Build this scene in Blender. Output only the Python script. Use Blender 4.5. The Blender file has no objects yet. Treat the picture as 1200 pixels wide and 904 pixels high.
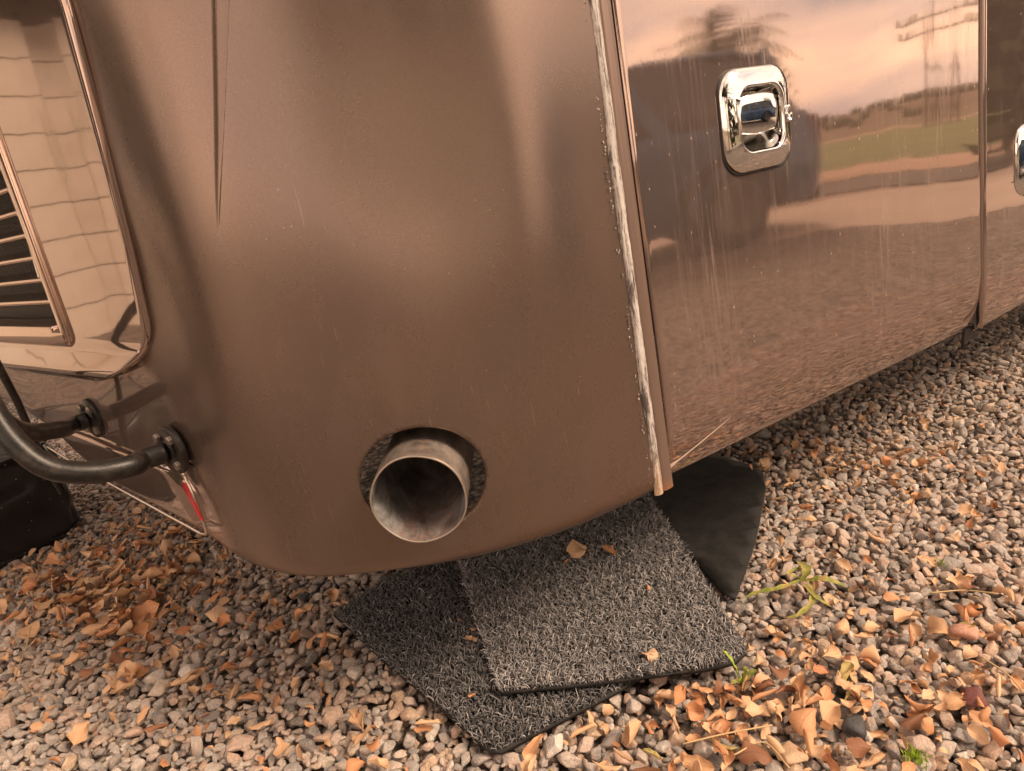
import bpy, bmesh, math, random
import numpy as np
from mathutils import Vector, Matrix, Euler
R = math.radians
random.seed(7)
rng = np.random.default_rng(7)
scn = bpy.context.scene
COL = scn.collection

# ------------------------------------------------------------------ camera
PITCH, ROLL, EYE = R(16.8), R(10.1), 0.8
fwd = Vector((0, math.cos(PITCH), -math.sin(PITCH)))
up0 = Vector((0, math.sin(PITCH), math.cos(PITCH)))
r0 = Vector((1, 0, 0))
right = math.cos(ROLL) * r0 - math.sin(ROLL) * up0
up = math.cos(ROLL) * up0 + math.sin(ROLL) * r0
cam_d = bpy.data.cameras.new('camera')
cam = bpy.data.objects.new('camera', cam_d)
COL.objects.link(cam)
m = Matrix((right, up, -fwd)).transposed().to_4x4()
m.translation = (0, 0, EYE)
cam.matrix_world = m
cam_d.sensor_width = 36
cam_d.lens = 830 / 1200 * 36
cam_d.clip_start = 0.02
cam_d.clip_end = 3000
scn.camera = cam

# ------------------------------------------------------------------ light
SUN_YAW, SUN_EL = 116.0, 44.0        # yaw clockwise from +Y
world = bpy.data.worlds.new('World')
scn.world = world
world.use_nodes = True
wn, wl = world.node_tree.nodes, world.node_tree.links
wn.clear()
out = wn.new('ShaderNodeOutputWorld')
sky = wn.new('ShaderNodeTexSky')
sky.sky_type = 'NISHITA'
sky.sun_disc = False
sky.sun_elevation = R(SUN_EL)
sky.sun_rotation = R(SUN_YAW)
sky.air_density = 1.6
sky.dust_density = 3.0
bg1 = wn.new('ShaderNodeBackground'); bg1.inputs[1].default_value = 0.10
wl.new(sky.outputs[0], bg1.inputs[0])
tc = wn.new('ShaderNodeTexCoord')
mp = wn.new('ShaderNodeMapping'); mp.inputs['Scale'].default_value = (1.0, 1.0, 4.5)
mp.inputs['Rotation'].default_value = (R(8), R(6), 0)
wl.new(tc.outputs['Generated'], mp.inputs[0])
nz = wn.new('ShaderNodeTexNoise'); nz.inputs['Scale'].default_value = 2.3
nz.inputs['Detail'].default_value = 7; nz.inputs['Roughness'].default_value = 0.55
wl.new(mp.outputs[0], nz.inputs[0])
cr = wn.new('ShaderNodeValToRGB')
e = cr.color_ramp.elements
e[0].position = 0.30; e[0].color = (0.36, 0.31, 0.31, 1)
e[1].position = 0.74; e[1].color = (1.25, 0.98, 0.68, 1)
k = e.new(0.46); k.color = (0.72, 0.53, 0.42, 1)
k = e.new(0.58); k.color = (1.04, 0.72, 0.49, 1)
wl.new(nz.outputs[0], cr.inputs[0])
bg2 = wn.new('ShaderNodeBackground'); bg2.inputs[1].default_value = 1.50
sz = wn.new('ShaderNodeSeparateXYZ'); wl.new(tc.outputs['Generated'], sz.inputs[0])
dk = wn.new('ShaderNodeMapRange'); dk.inputs[1].default_value = .12; dk.inputs[2].default_value = .75; dk.inputs[3].default_value = 1.18; dk.inputs[4].default_value = .66
wl.new(sz.outputs[2], dk.inputs[0])
ml = wn.new('ShaderNodeVectorMath'); ml.operation = 'SCALE'; wl.new(cr.outputs[0], ml.inputs[0]); wl.new(dk.outputs[0], ml.inputs['Scale'])
wl.new(ml.outputs[0], bg2.inputs[0])
mixw = wn.new('ShaderNodeMixShader'); mixw.inputs[0].default_value = 0.88
wl.new(bg1.outputs[0], mixw.inputs[1]); wl.new(bg2.outputs[0], mixw.inputs[2])
wl.new(mixw.outputs[0], out.inputs[0])
sd = bpy.data.lights.new('sun', 'SUN')
sd.energy = 2.5; sd.angle = R(22); sd.color = (1.0, 0.76, 0.54)
sun = bpy.data.objects.new('sun', sd); COL.objects.link(sun)
sv = Vector((math.sin(R(SUN_YAW)) * math.cos(R(SUN_EL)), math.cos(R(SUN_YAW)) * math.cos(R(SUN_EL)), math.sin(R(SUN_EL))))
sun.rotation_euler = sv.to_track_quat('Z', 'Y').to_euler()
scn.view_settings.view_transform = 'Standard'
scn.view_settings.look = 'None'
scn.view_settings.exposure = 0.88
scn.view_settings.gamma = 1.0

# ------------------------------------------------------------------ material helpers
class Mat:
    def __init__(s, name, color=(.5, .5, .5), rough=.5, metal=0.0, coat=0.0, coat_rough=.03, spec=None):
        s.m = bpy.data.materials.new(name); s.m.use_nodes = True
        s.n, s.l = s.m.node_tree.nodes, s.m.node_tree.links
        s.b = s.n['Principled BSDF']
        s.b.inputs['Base Color'].default_value = (*color, 1)
        s.b.inputs['Roughness'].default_value = rough
        s.b.inputs['Metallic'].default_value = metal
        s.b.inputs['Coat Weight'].default_value = coat
        s.b.inputs['Coat Roughness'].default_value = coat_rough
        if spec is not None: s.b.inputs['Specular IOR Level'].default_value = spec
    def coord(s, scale=(1, 1, 1), kind='Object', rot=(0, 0, 0)):
        t = s.n.new('ShaderNodeTexCoord'); mp = s.n.new('ShaderNodeMapping')
        mp.inputs['Scale'].default_value = scale; mp.inputs['Rotation'].default_value = rot
        s.l.new(t.outputs[kind], mp.inputs[0]); return mp.outputs[0]
    def noise(s, co, scale=5, detail=4, rough=.5, dist=0):
        n = s.n.new('ShaderNodeTexNoise'); n.inputs['Scale'].default_value = scale
        n.inputs['Detail'].default_value = detail; n.inputs['Roughness'].default_value = rough
        n.inputs['Distortion'].default_value = dist
        s.l.new(co, n.inputs[0]); return n.outputs[0]
    def vor(s, co, scale=5, feature='F1', outp='Distance', rnd=1):
        n = s.n.new('ShaderNodeTexVoronoi'); n.inputs['Scale'].default_value = scale
        n.feature = feature; n.inputs['Randomness'].default_value = rnd
        s.l.new(co, n.inputs[0]); return n.outputs[outp]
    def ramp(s, fac, stops, interp='LINEAR'):
        r = s.n.new('ShaderNodeValToRGB'); r.color_ramp.interpolation = interp
        el = r.color_ramp.elements
        while len(el) < len(stops): el.new(.5)
        for x, (p, c) in zip(el, stops):
            x.position = p; x.color = (*c, 1) if isinstance(c, tuple) else (c, c, c, 1)
        s.l.new(fac, r.inputs[0]); return r.outputs[0]
    def mix(s, fac, a, b, mode='MIX'):
        x = s.n.new('ShaderNodeMix'); x.data_type = 'RGBA'; x.blend_type = mode
        for i, v in ((0, fac), (6, a), (7, b)):
            if isinstance(v, (int, float)): x.inputs[i].default_value = v if i == 0 else (v, v, v, 1)
            elif isinstance(v, tuple): x.inputs[i].default_value = (*v, 1)
            else: s.l.new(v, x.inputs[i])
        return x.outputs[2]
    def math(s, op, a, b=0.0, clamp=False):
        x = s.n.new('ShaderNodeMath'); x.operation = op; x.use_clamp = clamp
        for i, v in ((0, a), (1, b)):
            if isinstance(v, (int, float)): x.inputs[i].default_value = v
            else: s.l.new(v, x.inputs[i])
        return x.outputs[0]
    def rng(s, v, a, b, c=0.0, d=1.0):
        x = s.n.new('ShaderNodeMapRange'); s.l.new(v, x.inputs[0])
        for i, q in enumerate((a, b, c, d)): x.inputs[1 + i].default_value = q
        return x.outputs[0]
    def sep(s, v):
        x = s.n.new('ShaderNodeSeparateXYZ'); s.l.new(v, x.inputs[0]); return x.outputs
    def set(s, name, v):
        if isinstance(v, (int, float)): s.b.inputs[name].default_value = v
        else: s.l.new(v, s.b.inputs[name])
    def bump(s, h, strength=.3, dist=.01, coat=False):
        x = s.n.new('ShaderNodeBump'); x.inputs['Strength'].default_value = strength
        x.inputs['Distance'].default_value = dist
        s.l.new(h, x.inputs['Height']); s.l.new(x.outputs[0], s.b.inputs['Normal'])
        if coat: s.l.new(x.outputs[0], s.b.inputs['Coat Normal'])

# ------------------------------------------------------------------ object helpers
def tag(o, label=None, cat=None, group=None, kind=None):
    if label: o['label'] = label
    if cat: o['category'] = cat
    if group: o['group'] = group
    if kind: o['kind'] = kind
    return o
def mesh_obj(name, V, F, mat, parent=None, smooth=True, mats=None):
    me = bpy.data.meshes.new(name)
    me.from_pydata([tuple(map(float, v)) for v in V], [], [tuple(map(int, f)) for f in F])
    if mat: me.materials.append(mat.m if isinstance(mat, Mat) else mat)
    if smooth: me.polygons.foreach_set('use_smooth', [True] * len(me.polygons))
    me.update()
    o = bpy.data.objects.new(name, me); COL.objects.link(o)
    if parent: o.parent = parent
    return o
def link(name, me, parent=None):
    o = bpy.data.objects.new(name, me); COL.objects.link(o)
    if parent: o.parent = parent
    return o
def empty(name, loc=(0, 0, 0), rz=0.0):
    o = bpy.data.objects.new(name, None); o.empty_display_size = .1
    o.location = loc; o.rotation_euler = (0, 0, rz); COL.objects.link(o); return o
def bevel(o, w, seg=2):
    b = o.modifiers.new('bevel', 'BEVEL'); b.width = w; b.segments = seg; b.limit_method = 'ANGLE'; return o
def grid_faces(nu, nv, flip=False, closeu=False):
    F = []
    for i in range(nu if closeu else nu - 1):
        for j in range(nv - 1):
            a, b = i * nv + j, ((i + 1) % nu) * nv + j
            f = (a, b, b + 1, a + 1)
            F.append(f[::-1] if flip else f)
    return F
def box_geo(x0, x1, y0, y1, z0, z1):
    V = [(x, y, z) for x in (x0, x1) for y in (y0, y1) for z in (z0, z1)]
    F = [(0, 1, 3, 2), (4, 6, 7, 5), (0, 4, 5, 1), (2, 3, 7, 6), (0, 2, 6, 4), (1, 5, 7, 3)]
    return V, F
def box(name, x0, x1, y0, y1, z0, z1, mat, parent=None, bev=0):
    V, F = box_geo(x0, x1, y0, y1, z0, z1)
    o = mesh_obj(name, V, F, mat, parent, smooth=False)
    if bev: bevel(o, bev)
    return o
def frames(P):
    P = [Vector(p) for p in P]; out_ = []
    T = [(P[min(i + 1, len(P) - 1)] - P[max(i - 1, 0)]).normalized() for i in range(len(P))]
    n = T[0].orthogonal().normalized()
    for t in T:
        n = (n - t * n.dot(t)).normalized(); out_.append((t, n, t.cross(n)))
    return P, out_
def tube_geo(P, rad, seg=20, caps=True):
    P, fr = frames(P)
    if not hasattr(rad, '__len__'): rad = [rad] * len(P)
    V = []
    for p, (t, a, b), r in zip(P, fr, rad):
        for k_ in range(seg):
            an = 2 * math.pi * k_ / seg
            V.append(p + a * (r * math.cos(an)) + b * (r * math.sin(an)))
    F = []
    for i in range(len(P) - 1):
        for k_ in range(seg):
            a, b = i * seg + k_, i * seg + (k_ + 1) % seg
            F.append((a, b, b + seg, a + seg))
    if caps:
        F.append(tuple(range(seg))[::-1]); F.append(tuple(range((len(P) - 1) * seg, len(P) * seg)))
    return V, F
def tube(name, P, rad, mat, parent=None, seg=20, caps=True):
    V, F = tube_geo(P, rad, seg, caps)
    return mesh_obj(name, V, F, mat, parent)
def catmull(pts, n=10):
    pts = [Vector(p) for p in pts]
    p = [2 * pts[0] - pts[1]] + pts + [2 * pts[-1] - pts[-2]]
    o = []
    for i in range(1, len(p) - 2):
        a, b, c, d = p[i - 1:i + 3]
        for k_ in range(n):
            t = k_ / n
            o.append(.5 * ((2 * b) + (c - a) * t + (2 * a - 5 * b + 4 * c - d) * t * t + (3 * b - a - 3 * c + d) * t ** 3))
    o.append(pts[-1]); return o
def join_geo(parts):
    V, F = [], []
    for v, f in parts:
        n = len(V); V += list(v); F += [tuple(i + n for i in q) for q in f]
    return V, F

# ------------------------------------------------------------------ ground and far land
def sheet(name, pts, z, mat, label=None):
    o = mesh_obj(name, [(x, y, z) for x, y in pts], [tuple(range(len(pts)))], mat, smooth=False)
    return tag(o, label, kind='structure')

M = {}
def soil_mat(name, c1, c2, scale, stops=None):
    q = Mat(name, rough=.95)
    co = q.coord()
    f = q.noise(co, scale, 8, .65)
    q.set('Base Color', q.ramp(f, [(.3, c1), (.7, c2)]))
    q.bump(q.noise(co, scale * 6, 4), .4, .02)
    return q
M['dirt'] = soil_mat('dry_dirt', (.16, .115, .085), (.30, .22, .165), 1.3)
M['verge'] = soil_mat('bare_verge_soil', (.34, .23, .16), (.46, .32, .23), .8)
M['road'] = soil_mat('worn_asphalt', (.075, .066, .062), (.13, .115, .105), 2.2)
M['pad'] = soil_mat('pale_concrete', (.36, .29, .24), (.46, .38, .32), .9)
M['grass'] = soil_mat('green_field', (.075, .10, .028), (.17, .19, .055), .12)
M['scrub'] = soil_mat('dry_scrub_hill', (.075, .062, .03), (.22, .15, .09), .05)
# gravel carpet for the ground beyond the loose stones
q = Mat('gravel_bed', rough=.9); co = q.coord()
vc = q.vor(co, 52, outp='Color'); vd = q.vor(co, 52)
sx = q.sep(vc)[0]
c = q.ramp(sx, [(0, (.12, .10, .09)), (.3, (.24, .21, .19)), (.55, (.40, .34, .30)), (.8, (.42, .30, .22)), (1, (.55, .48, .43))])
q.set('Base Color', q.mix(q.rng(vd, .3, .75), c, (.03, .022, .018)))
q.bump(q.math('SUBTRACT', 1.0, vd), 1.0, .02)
M['gravel_bed'] = q

sheet('ground', [(-1500, -1500), (1500, -1500), (1500, 1500), (-1500, 1500)], -.032, M['dirt'])
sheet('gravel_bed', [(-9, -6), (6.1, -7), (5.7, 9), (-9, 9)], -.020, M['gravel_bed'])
def zone(name, x0, x1, z, mat, y0=-220, y1=220, s=.06):
    sheet(name, [(x0 + s * y0, y0), (x1 + s * y0, y0), (x1 + s * y1, y1), (x0 + s * y1, y1)], z, mat)
sheet('concrete_driveway', [(5.9, -7), (6.6, -7), (9.6, 2.2), (9.9, 9), (5.6, 9)], -.016, M['pad'])
zone('road', 9.7, 12.3, -.012, M['road'])
zone('verge', 12.4, 16.5, -.008, M['verge'])
zone('grass_field', 16.6, 74, -.004, M['grass'])
zone('farm_track', 74.2, 92, -.004, M['verge'])
# ridge beyond the field
V = []; na, nr = 160, 14
for i in range(na):
    a = R(20 + 200 * i / (na - 1))
    for j in range(nr):
        t = j / (nr - 1); r_ = 92 + 260 * t
        h = 7.6 * t ** .9 * (1 + .18 * math.sin(a * 5 + 1) + .10 * math.sin(a * 13 + 2)) + .7 * math.sin(a * 31 + j) * t
        V.append((r_ * math.sin(a), r_ * math.cos(a), h - .1))
o = mesh_obj('hill', V, grid_faces(na, nr, flip=True), M['scrub']); tag(o, kind='structure')
# bushes on the ridge : one far-off mass
q = Mat('scrub_leaves', (.06, .058, .026), .9); M['bush'] = q
parts = []
ico = bmesh.new(); bmesh.ops.create_icosphere(ico, subdivisions=1, radius=1)
icoV = np.array([v.co[:] for v in ico.verts]); icoF = [tuple(v.index for v in f.verts) for f in ico.faces]; ico.free()
for k_ in range(900):
    a = R(40 + 120 * random.random()); t = random.random() ** .6; r_ = 100 + 235 * t
    h = 7.6 * t ** .9
    s_ = random.uniform(.5, 1.5)
    v = icoV * np.array([s_ * 1.5, s_ * 1.5, s_]) * rng.uniform(.75, 1.2, (len(icoV), 1)) + np.array([r_ * math.sin(a), r_ * math.cos(a), h + .2])
    parts.append((v.tolist(), icoF))
V, F = join_geo(parts)
tag(mesh_obj('scrub', V, F, M['bush'], smooth=False), 'brown green scrub bushes scattered over the far ridge', 'scrub', kind='stuff')

# ------------------------------------------------------------------ house wall left (seen mirrored in the engine door)
M['block'] = Mat('cream_painted_block', (.60, .50, .40), .85)
co = M['block'].coord(); M['block'].bump(M['block'].noise(co, 60, 6), .3, .004)
M['block'].set('Base Color', M['block'].ramp(M['block'].noise(co, 4, 5), [(.3, (.60, .52, .44)), (.7, (.74, .65, .55))]))
M['mortar'] = Mat('grey_mortar', (.26, .21, .18), .95)
M['trim_dark'] = Mat('dark_brown_trim', (.07, .045, .035), .6)
M['pale_trim'] = Mat('white_painted_trim', (.62, .58, .54), .5)
M['glass_dark'] = Mat('dark_window_glass', (.02, .022, .026), .05)
house = empty('house', (-5.6, 4.3, -.02), R(38))
tag(house, 'cream block house wall with brown eave, beside the gravel', 'house')
bw, bh, bd = .60, .30, .2
V, F = box_geo(-bw / 2 + .006, bw / 2 - .006, -.0, bd, .006, bh - .006)
blk = bpy.data.meshes.new('block'); blk.from_pydata(V, [], F); blk.materials.append(M['block'].m)
box('wall', -3.2, 6.5, .02, .4, 0, 2.9, M['mortar'], house)
for r_ in range(9):
    for c_ in range(16):
        x = -3.2 + c_ * bw + (bw / 2 if r_ % 2 else 0)
        if 1.0 < x < 2.5 and 3 <= r_ < 8: continue
        o = link('block', blk, house); o.location = (x + bw / 2, -.012 + random.uniform(-.004, .004), r_ * bh)
f_ = box('window', .95, 2.85, -.05, .0, .88, 2.45, M['pale_trim'], house)
box('pane', 1.05, 1.86, -.062, -.052, .98, 2.35, M['glass_dark'], f_)
box('pane', 1.94, 2.75, -.062, -.052, .98, 2.35, M['glass_dark'], f_)
for r_ in range(9):
    o = link('block', blk, house); o.location = (-1.178, -.15, r_ * bh)
box('pillar_core', -1.46, -.90, -.13, .0, 0, 2.7, M['mortar'], house)
tube('downpipe', [(-1.53, -.03, .05), (-1.535, -.03, 1.1), (-1.53, -.03, 2.8)], .016, M['trim_dark'], house)
box('eave', -3.4, 6.7, -.5, .42, 2.9, 3.1, M['trim_dark'], house)
box('roof', -3.6, 6.9, -.7, 3.0, 3.1, 3.2, M['trim_dark'], house)

# ------------------------------------------------------------------ motorhome shape
CP = [(.185, .92), (.08, .850), (-.038, .816), (-.15, .808), (-.264, .820), (-.335, .842), (-.385, .875), (-.43, .915), (-.475, .956),
      (-.60, 1.066), (-.72, 1.170), (-.95, 1.375), (-1.2, 1.61), (-1.42, 1.83), (-1.62, 2.06), (-1.78, 2.28), (-1.9, 2.48)]
SD = np.array([.87, .493]); SD = SD / np.linalg.norm(SD)
SN = np.array([SD[1], -SD[0]])
S0 = np.array([.185, .92])
def plan_curve():
    pts = [np.array(CP[0]) + SD * .1] + [np.array(p) for p in CP] + [np.array(CP[-1]) + np.array([-.1, .26])]
    o = []
    for i in range(1, len(pts) - 2):
        a, b, c, d = pts[i - 1:i + 3]
        for t in np.linspace(0, 1, 60, endpoint=False):
            o.append(.5 * ((2 * b) + (-a + c) * t + (2 * a - 5 * b + 4 * c - d) * t * t + (-a + 3 * b - 3 * c + d) * t ** 3))
    o.append(pts[-2]); q_ = np.array(o)
    for k_ in range(30): q_[1:-1] = (q_[:-2] + 2 * q_[1:-1] + q_[2:]) / 4
    L = np.r_[0, np.cumsum(np.linalg.norm(np.diff(q_, axis=0), axis=1))]
    T = np.gradient(q_, L, axis=0); T /= np.linalg.norm(T, axis=1)[:, None]
    N = np.stack([-T[:, 1], T[:, 0]], 1)
    if N[200] @ (-q_[200]) < 0: N = -N
    for k_ in range(20): N[1:-1] = (N[:-2] + 2 * N[1:-1] + N[2:]) / 4
    return q_, L, N
CQ, CL, CN = plan_curve()
def cpos(s, z, off=0):
    s = np.asarray(s, float)
    x = np.interp(s, CL, CQ[:, 0]); y = np.interp(s, CL, CQ[:, 1])
    nx = np.interp(s, CL, CN[:, 0]); ny = np.interp(s, CL, CN[:, 1])
    return np.stack([x + nx * off, y + ny * off, np.broadcast_to(z, s.shape)], -1)
LEAN = math.tan(R(1.3))
def spos(t, z, off=0):
    t = np.asarray(t, float); z = np.asarray(z, float)
    o2 = off - LEAN * (z - .33)
    return np.stack([S0[0] + SD[0] * t + SN[0] * o2, S0[1] + SD[1] * t + SN[1] * o2, z + 0 * t], -1)
def sstep(x, a, b):
    t = np.clip((x - a) / (b - a), 0, 1); return t * t * (3 - 2 * t)

# ---- paints
BR = (.375, .278, .242)
def gloss_paint(name, dirt=1.0, tint=BR, rough=.045):
    q = Mat(name, tint, rough, .82, coat=.5, coat_rough=.02)
    co = q.coord()
    flake = q.noise(q.coord((1, 1, 1)), 900, 2, .5)
    streak = q.noise(q.coord((45, 45, 2.2)), 4, 5, .65)
    big = q.noise(q.coord((6, 6, 1.2)), 1.6, 4, .6)
    spk = q.vor(q.coord((1, 1, .55)), 95)
    speck = q.math('MULTIPLY', q.rng(spk, .16, .06), q.rng(streak, .50, .62))
    dust = q.math('MULTIPLY', q.math('MULTIPLY', q.rng(streak, .48, .78), q.rng(big, .42, .66)), .30 * dirt)
    dust = q.math('MAXIMUM', dust, q.math('MULTIPLY', speck, .55 * dirt), True)
    base = q.ramp(flake, [(.3, tuple(v * .93 for v in tint)), (.7, tuple(min(1, v * 1.06) for v in tint))])
    q.set('Base Color', q.mix(dust, base, (.62, .50, .42)))
    q.set('Metallic', q.math('SUBTRACT', .82, q.math('MULTIPLY', dust, .82)))
    q.set('Roughness', q.math('ADD', rough, q.math('MULTIPLY', dust, .6)))
    w = q.noise(q.coord((1, 1, .6)), 5, 2, .4)
    w2 = q.noise(co, 160, 2, .4)
    q.bump(q.math('ADD', w, q.math('MULTIPLY', w2, .004)), .075, .02, coat=True)
    return q
M['gloss'] = gloss_paint('bronze_gloss_paint')
M['gloss_clean'] = gloss_paint('bronze_gloss_paint_clean', .5)
# satin corner panel : sprayed repair, scuffs, orange peel
q = Mat('bronze_satin_paint', (.36, .25, .20), .38, .75, coat=0.0)
co = q.coord()
n1 = q.noise(q.coord((3, 3, 1)), 1.4, 4, .55); n2 = q.noise(co, 700, 2, .5)
blot = q.noise(q.coord((2, 2, 1.2)), 4.5, 3, .5)
base = q.mix(q.rng(n2, .35, .65), (.185, .134, .113), (.225, .163, .138))
base = q.mix(q.rng(blot, .35, .7), base, q.mix(.5, base, (.205, .145, .110)))
spk = q.vor(co, 60); scr = q.math('MULTIPLY', q.rng(spk, .06, .02), q.rng(q.noise(co, 6, 3), .48, .62))
dz_ = q.rng(q.sep(co)[2], .60, .33)
grime = q.math('MULTIPLY', q.rng(q.noise(q.coord((1, 1, .5)), 14, 6, .7), .42, .75), q.math('ADD', .25, q.math('MULTIPLY', dz_, .6)))
base = q.mix(q.math('MULTIPLY', grime, .30), base, (.235, .180, .150))
base = q.mix(q.math('MULTIPLY', scr, .6), base, (.70, .60, .52))
sl = q.noise(q.coord((120, 3, 5), rot=(0, R(25), 0)), 3, 2, .5)
scrm = q.math('MULTIPLY', q.rng(sl, .69, .72), q.rng(q.noise(co, 3.1, 2), .52, .62))
base = q.mix(q.math('MULTIPLY', scrm, .35), base, (.62, .50, .42))
gl = q.n.new('ShaderNodeAttribute'); gl.attribute_name = 'gloss'; gl = gl.outputs['Fac']
q.set('Base Color', q.mix(gl, base, BR))
ro = q.math('ADD', q.math('ADD', q.rng(n1, .3, .7, .22, .31), q.math('MULTIPLY', grime, .18)), q.math('MULTIPLY', scrm, .2))
q.set('Roughness', q.math('ADD', q.math('MULTIPLY', ro, q.math('SUBTRACT', 1.0, gl)), q.math('MULTIPLY', gl, .05)))
q.set('Coat Weight', q.math('MULTIPLY', gl, .5))
q.bump(q.math('MULTIPLY', q.noise(co, 800, 2, .5), q.math('SUBTRACT', 1.0, gl)), .05, .003)
M['satin'] = q

def patch(name, sv_, zv, fn, mat, parent, thick=.003, hole=None, flip=False, mats=None):
    """grid over (s,z) mapped by fn; hole=(cs,cz,rs,rz) is cut clean with its rim snapped to the ellipse"""
    S, Z = np.meshgrid(sv_, zv, indexing='ij')
    keep = None
    if hole:
        cs, cz, rs, rz = hole
        rr = np.hypot((S - cs) / rs, (Z - cz) / rz)
        fr = (rr[:-1, :-1] + rr[1:, :-1] + rr[1:, 1:] + rr[:-1, 1:]) / 4
        keep = fr > 1.0
        cnt = np.zeros(S.shape, int); tot = np.zeros(S.shape, int)
        for a, b in ((0, 0), (1, 0), (1, 1), (0, 1)):
            sl_ = (slice(a, S.shape[0] - 1 + a), slice(b, S.shape[1] - 1 + b))
            cnt[sl_] += keep; tot[sl_] += 1
        bd_ = (cnt > 0) & (cnt < tot)
        bd_ &= rr < 1.5
        S = np.where(bd_, cs + (S - cs) / rr, S); Z = np.where(bd_, cz + (Z - cz) / rr, Z)
    P = fn(S, Z).reshape(-1, 3)
    nv = len(zv); F = []
    for i in range(len(sv_) - 1):
        for j in range(nv - 1):
            if keep is not None and not keep[i, j]: continue
            a = i * nv + j; f = (a, a + 1, a + nv + 1, a + nv)
            F.append(f[::-1] if flip else f)
    used = np.zeros(len(P), bool); used[np.array(F).ravel()] = True
    idx = np.cumsum(used) - 1
    F = [tuple(idx[i] for i in f) for f in F]
    o = mesh_obj(name, P[used], F, mat, parent)
    if thick:
        sm = o.modifiers.new('thickness', 'SOLIDIFY'); sm.thickness = thick; sm.offset = -1; sm.use_even_offset = False
    return o

rv = empty('motorhome', (0, 0, 0))
tag(rv, 'bronze brown motorhome corner with round exhaust outlet and glossy bay doors', 'motorhome')

# ---- corner panel
ZB_S = [0, .70, .75, .90, 1.05, 1.22, 1.5, 2.9]
ZB_Z = [.322, .322, .335, .365, .395, .455, .50, .50]
def cap_off(S, Z):
    off = np.zeros_like(S)
    zb = np.interp(S, ZB_S, ZB_Z)
    # rounded bottom lip
    t = np.clip((zb + .035 - Z) / .035, 0, 1)
    off -= .026 * (1 - np.sqrt(np.clip(1 - t * t, 0, 1)))
    # tapering pressed flute at the left
    cz = np.clip((Z - .785) / .225, 0, 1.25)
    cen = .5125 - (np.clip(Z, .70, 1.10) - .785) * (.067 / .225)
    hw = .0005 + .0085 * cz ** .85
    d = np.abs(S - cen)
    w = 1 - sstep(d, hw - .0014, hw + .0008)
    off -= .0048 * w * sstep(Z, .775, .90)
    off += .0015 * np.exp(-(d / .05) ** 2) * sstep(Z, .70, .95)
    # soft crease at the right of the panel with a hollow on its left
    xr = .1475
    up_ = sstep(Z, .56, .86)
    r_ = S - xr
    off += up_ * .0045 * np.exp(-np.where(r_ > 0, (r_ / .045), (r_ / .09)) ** 2)
    off -= up_ * .005 * np.exp(-((r_ - .15) / .09) ** 2)
    wb = sstep(S, .0, .13) * (1 - sstep(S, .54, .68))
    off -= .018 * (Z - .33) * (1 - sstep(S, .42, .62))
    off -= .06 * np.clip(Z - .58, 0, .6) ** 2 * wb
    off -= .16 * np.clip(.56 - Z, 0, .3) ** 2 * sstep(S, .0, .12)
    off += .0012 * np.sin(S * 19 + Z * 7) + .0010 * np.sin(Z * 23 - S * 9)
    return off
def cap_fn(S, Z):
    zb = np.interp(S, ZB_S, ZB_Z)
    Z2 = np.where(Z < .60, zb + (Z - .322) * (.60 - zb) / (.60 - .322), Z)
    sh_ = (np.clip(Z2, .70, 1.10) - .785) * (-.067 / .225)
    S = S + sh_ * sstep(S, .22, .48) * (1 - sstep(S, .535, .66))
    off = cap_off(S, Z2)
    x = np.interp(S, CL, CQ[:, 0]); y = np.interp(S, CL, CQ[:, 1])
    nx = np.interp(S, CL, CN[:, 0]); ny = np.interp(S, CL, CN[:, 1])
    return np.stack([x + nx * off, y + ny * off, Z2], -1)
sv_ = np.r_[np.arange(.006, .25, .005), np.arange(.25, .415, .004), np.arange(.415, .53, .0018), np.arange(.53, .90, .005), np.arange(.90, 2.8, .03)]
zv = np.r_[np.linspace(.322, .36, 12), np.arange(.364, .56, .004), np.arange(.56, 1.15, .006), np.linspace(1.16, 3.05, 16)]
sv_ = np.r_[np.arange(.006, .245, .005), np.arange(.248, .46, .004), np.arange(.46, .495, .0025), np.arange(.495, .530, .0009), np.arange(.530, .90, .004), np.arange(.90, 2.8, .03)]
zv = np.r_[np.linspace(.322, .36, 12), np.arange(.364, .5585, .004), np.arange(.562, 1.15, .006), np.linspace(1.16, 3.05, 16)]
ok_ = np.r_[True, np.diff(sv_) > .0006]; sv_ = sv_[ok_]
HOLE = (.331, .4545, .0700, .0690)
# satin towards gloss: the spray fades out round the corner
q = M['satin']
cor = patch('corner_panel', sv_, zv, cap_fn, M['satin'], rv, .004, hole=HOLE)
def paint_split(cor):
    """how far the factory gloss shows through past the sprayed repair"""
    me = cor.data; co_ = np.zeros(len(me.vertices) * 3); me.vertices.foreach_get('co', co_); co_ = co_.reshape(-1, 3)
    cq = CQ[::4]; cl = CL[::4]
    sx_ = np.concatenate([cl[np.argmin((c[:, None, 0] - cq[None, :, 0]) ** 2 + (c[:, None, 1] - cq[None, :, 1]) ** 2, axis=1)] for c in np.array_split(co_, 40)])
    lim = np.interp(co_[:, 2], [.32, .40, .47, .60, .66], [.668, .685, .700, .715, .80])
    a = me.attributes.new('gloss', 'FLOAT', 'POINT'); a.data.foreach_set('value', sstep(sx_, lim - .012, lim + .035).astype(np.float32))
paint_split(cor)

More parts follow.
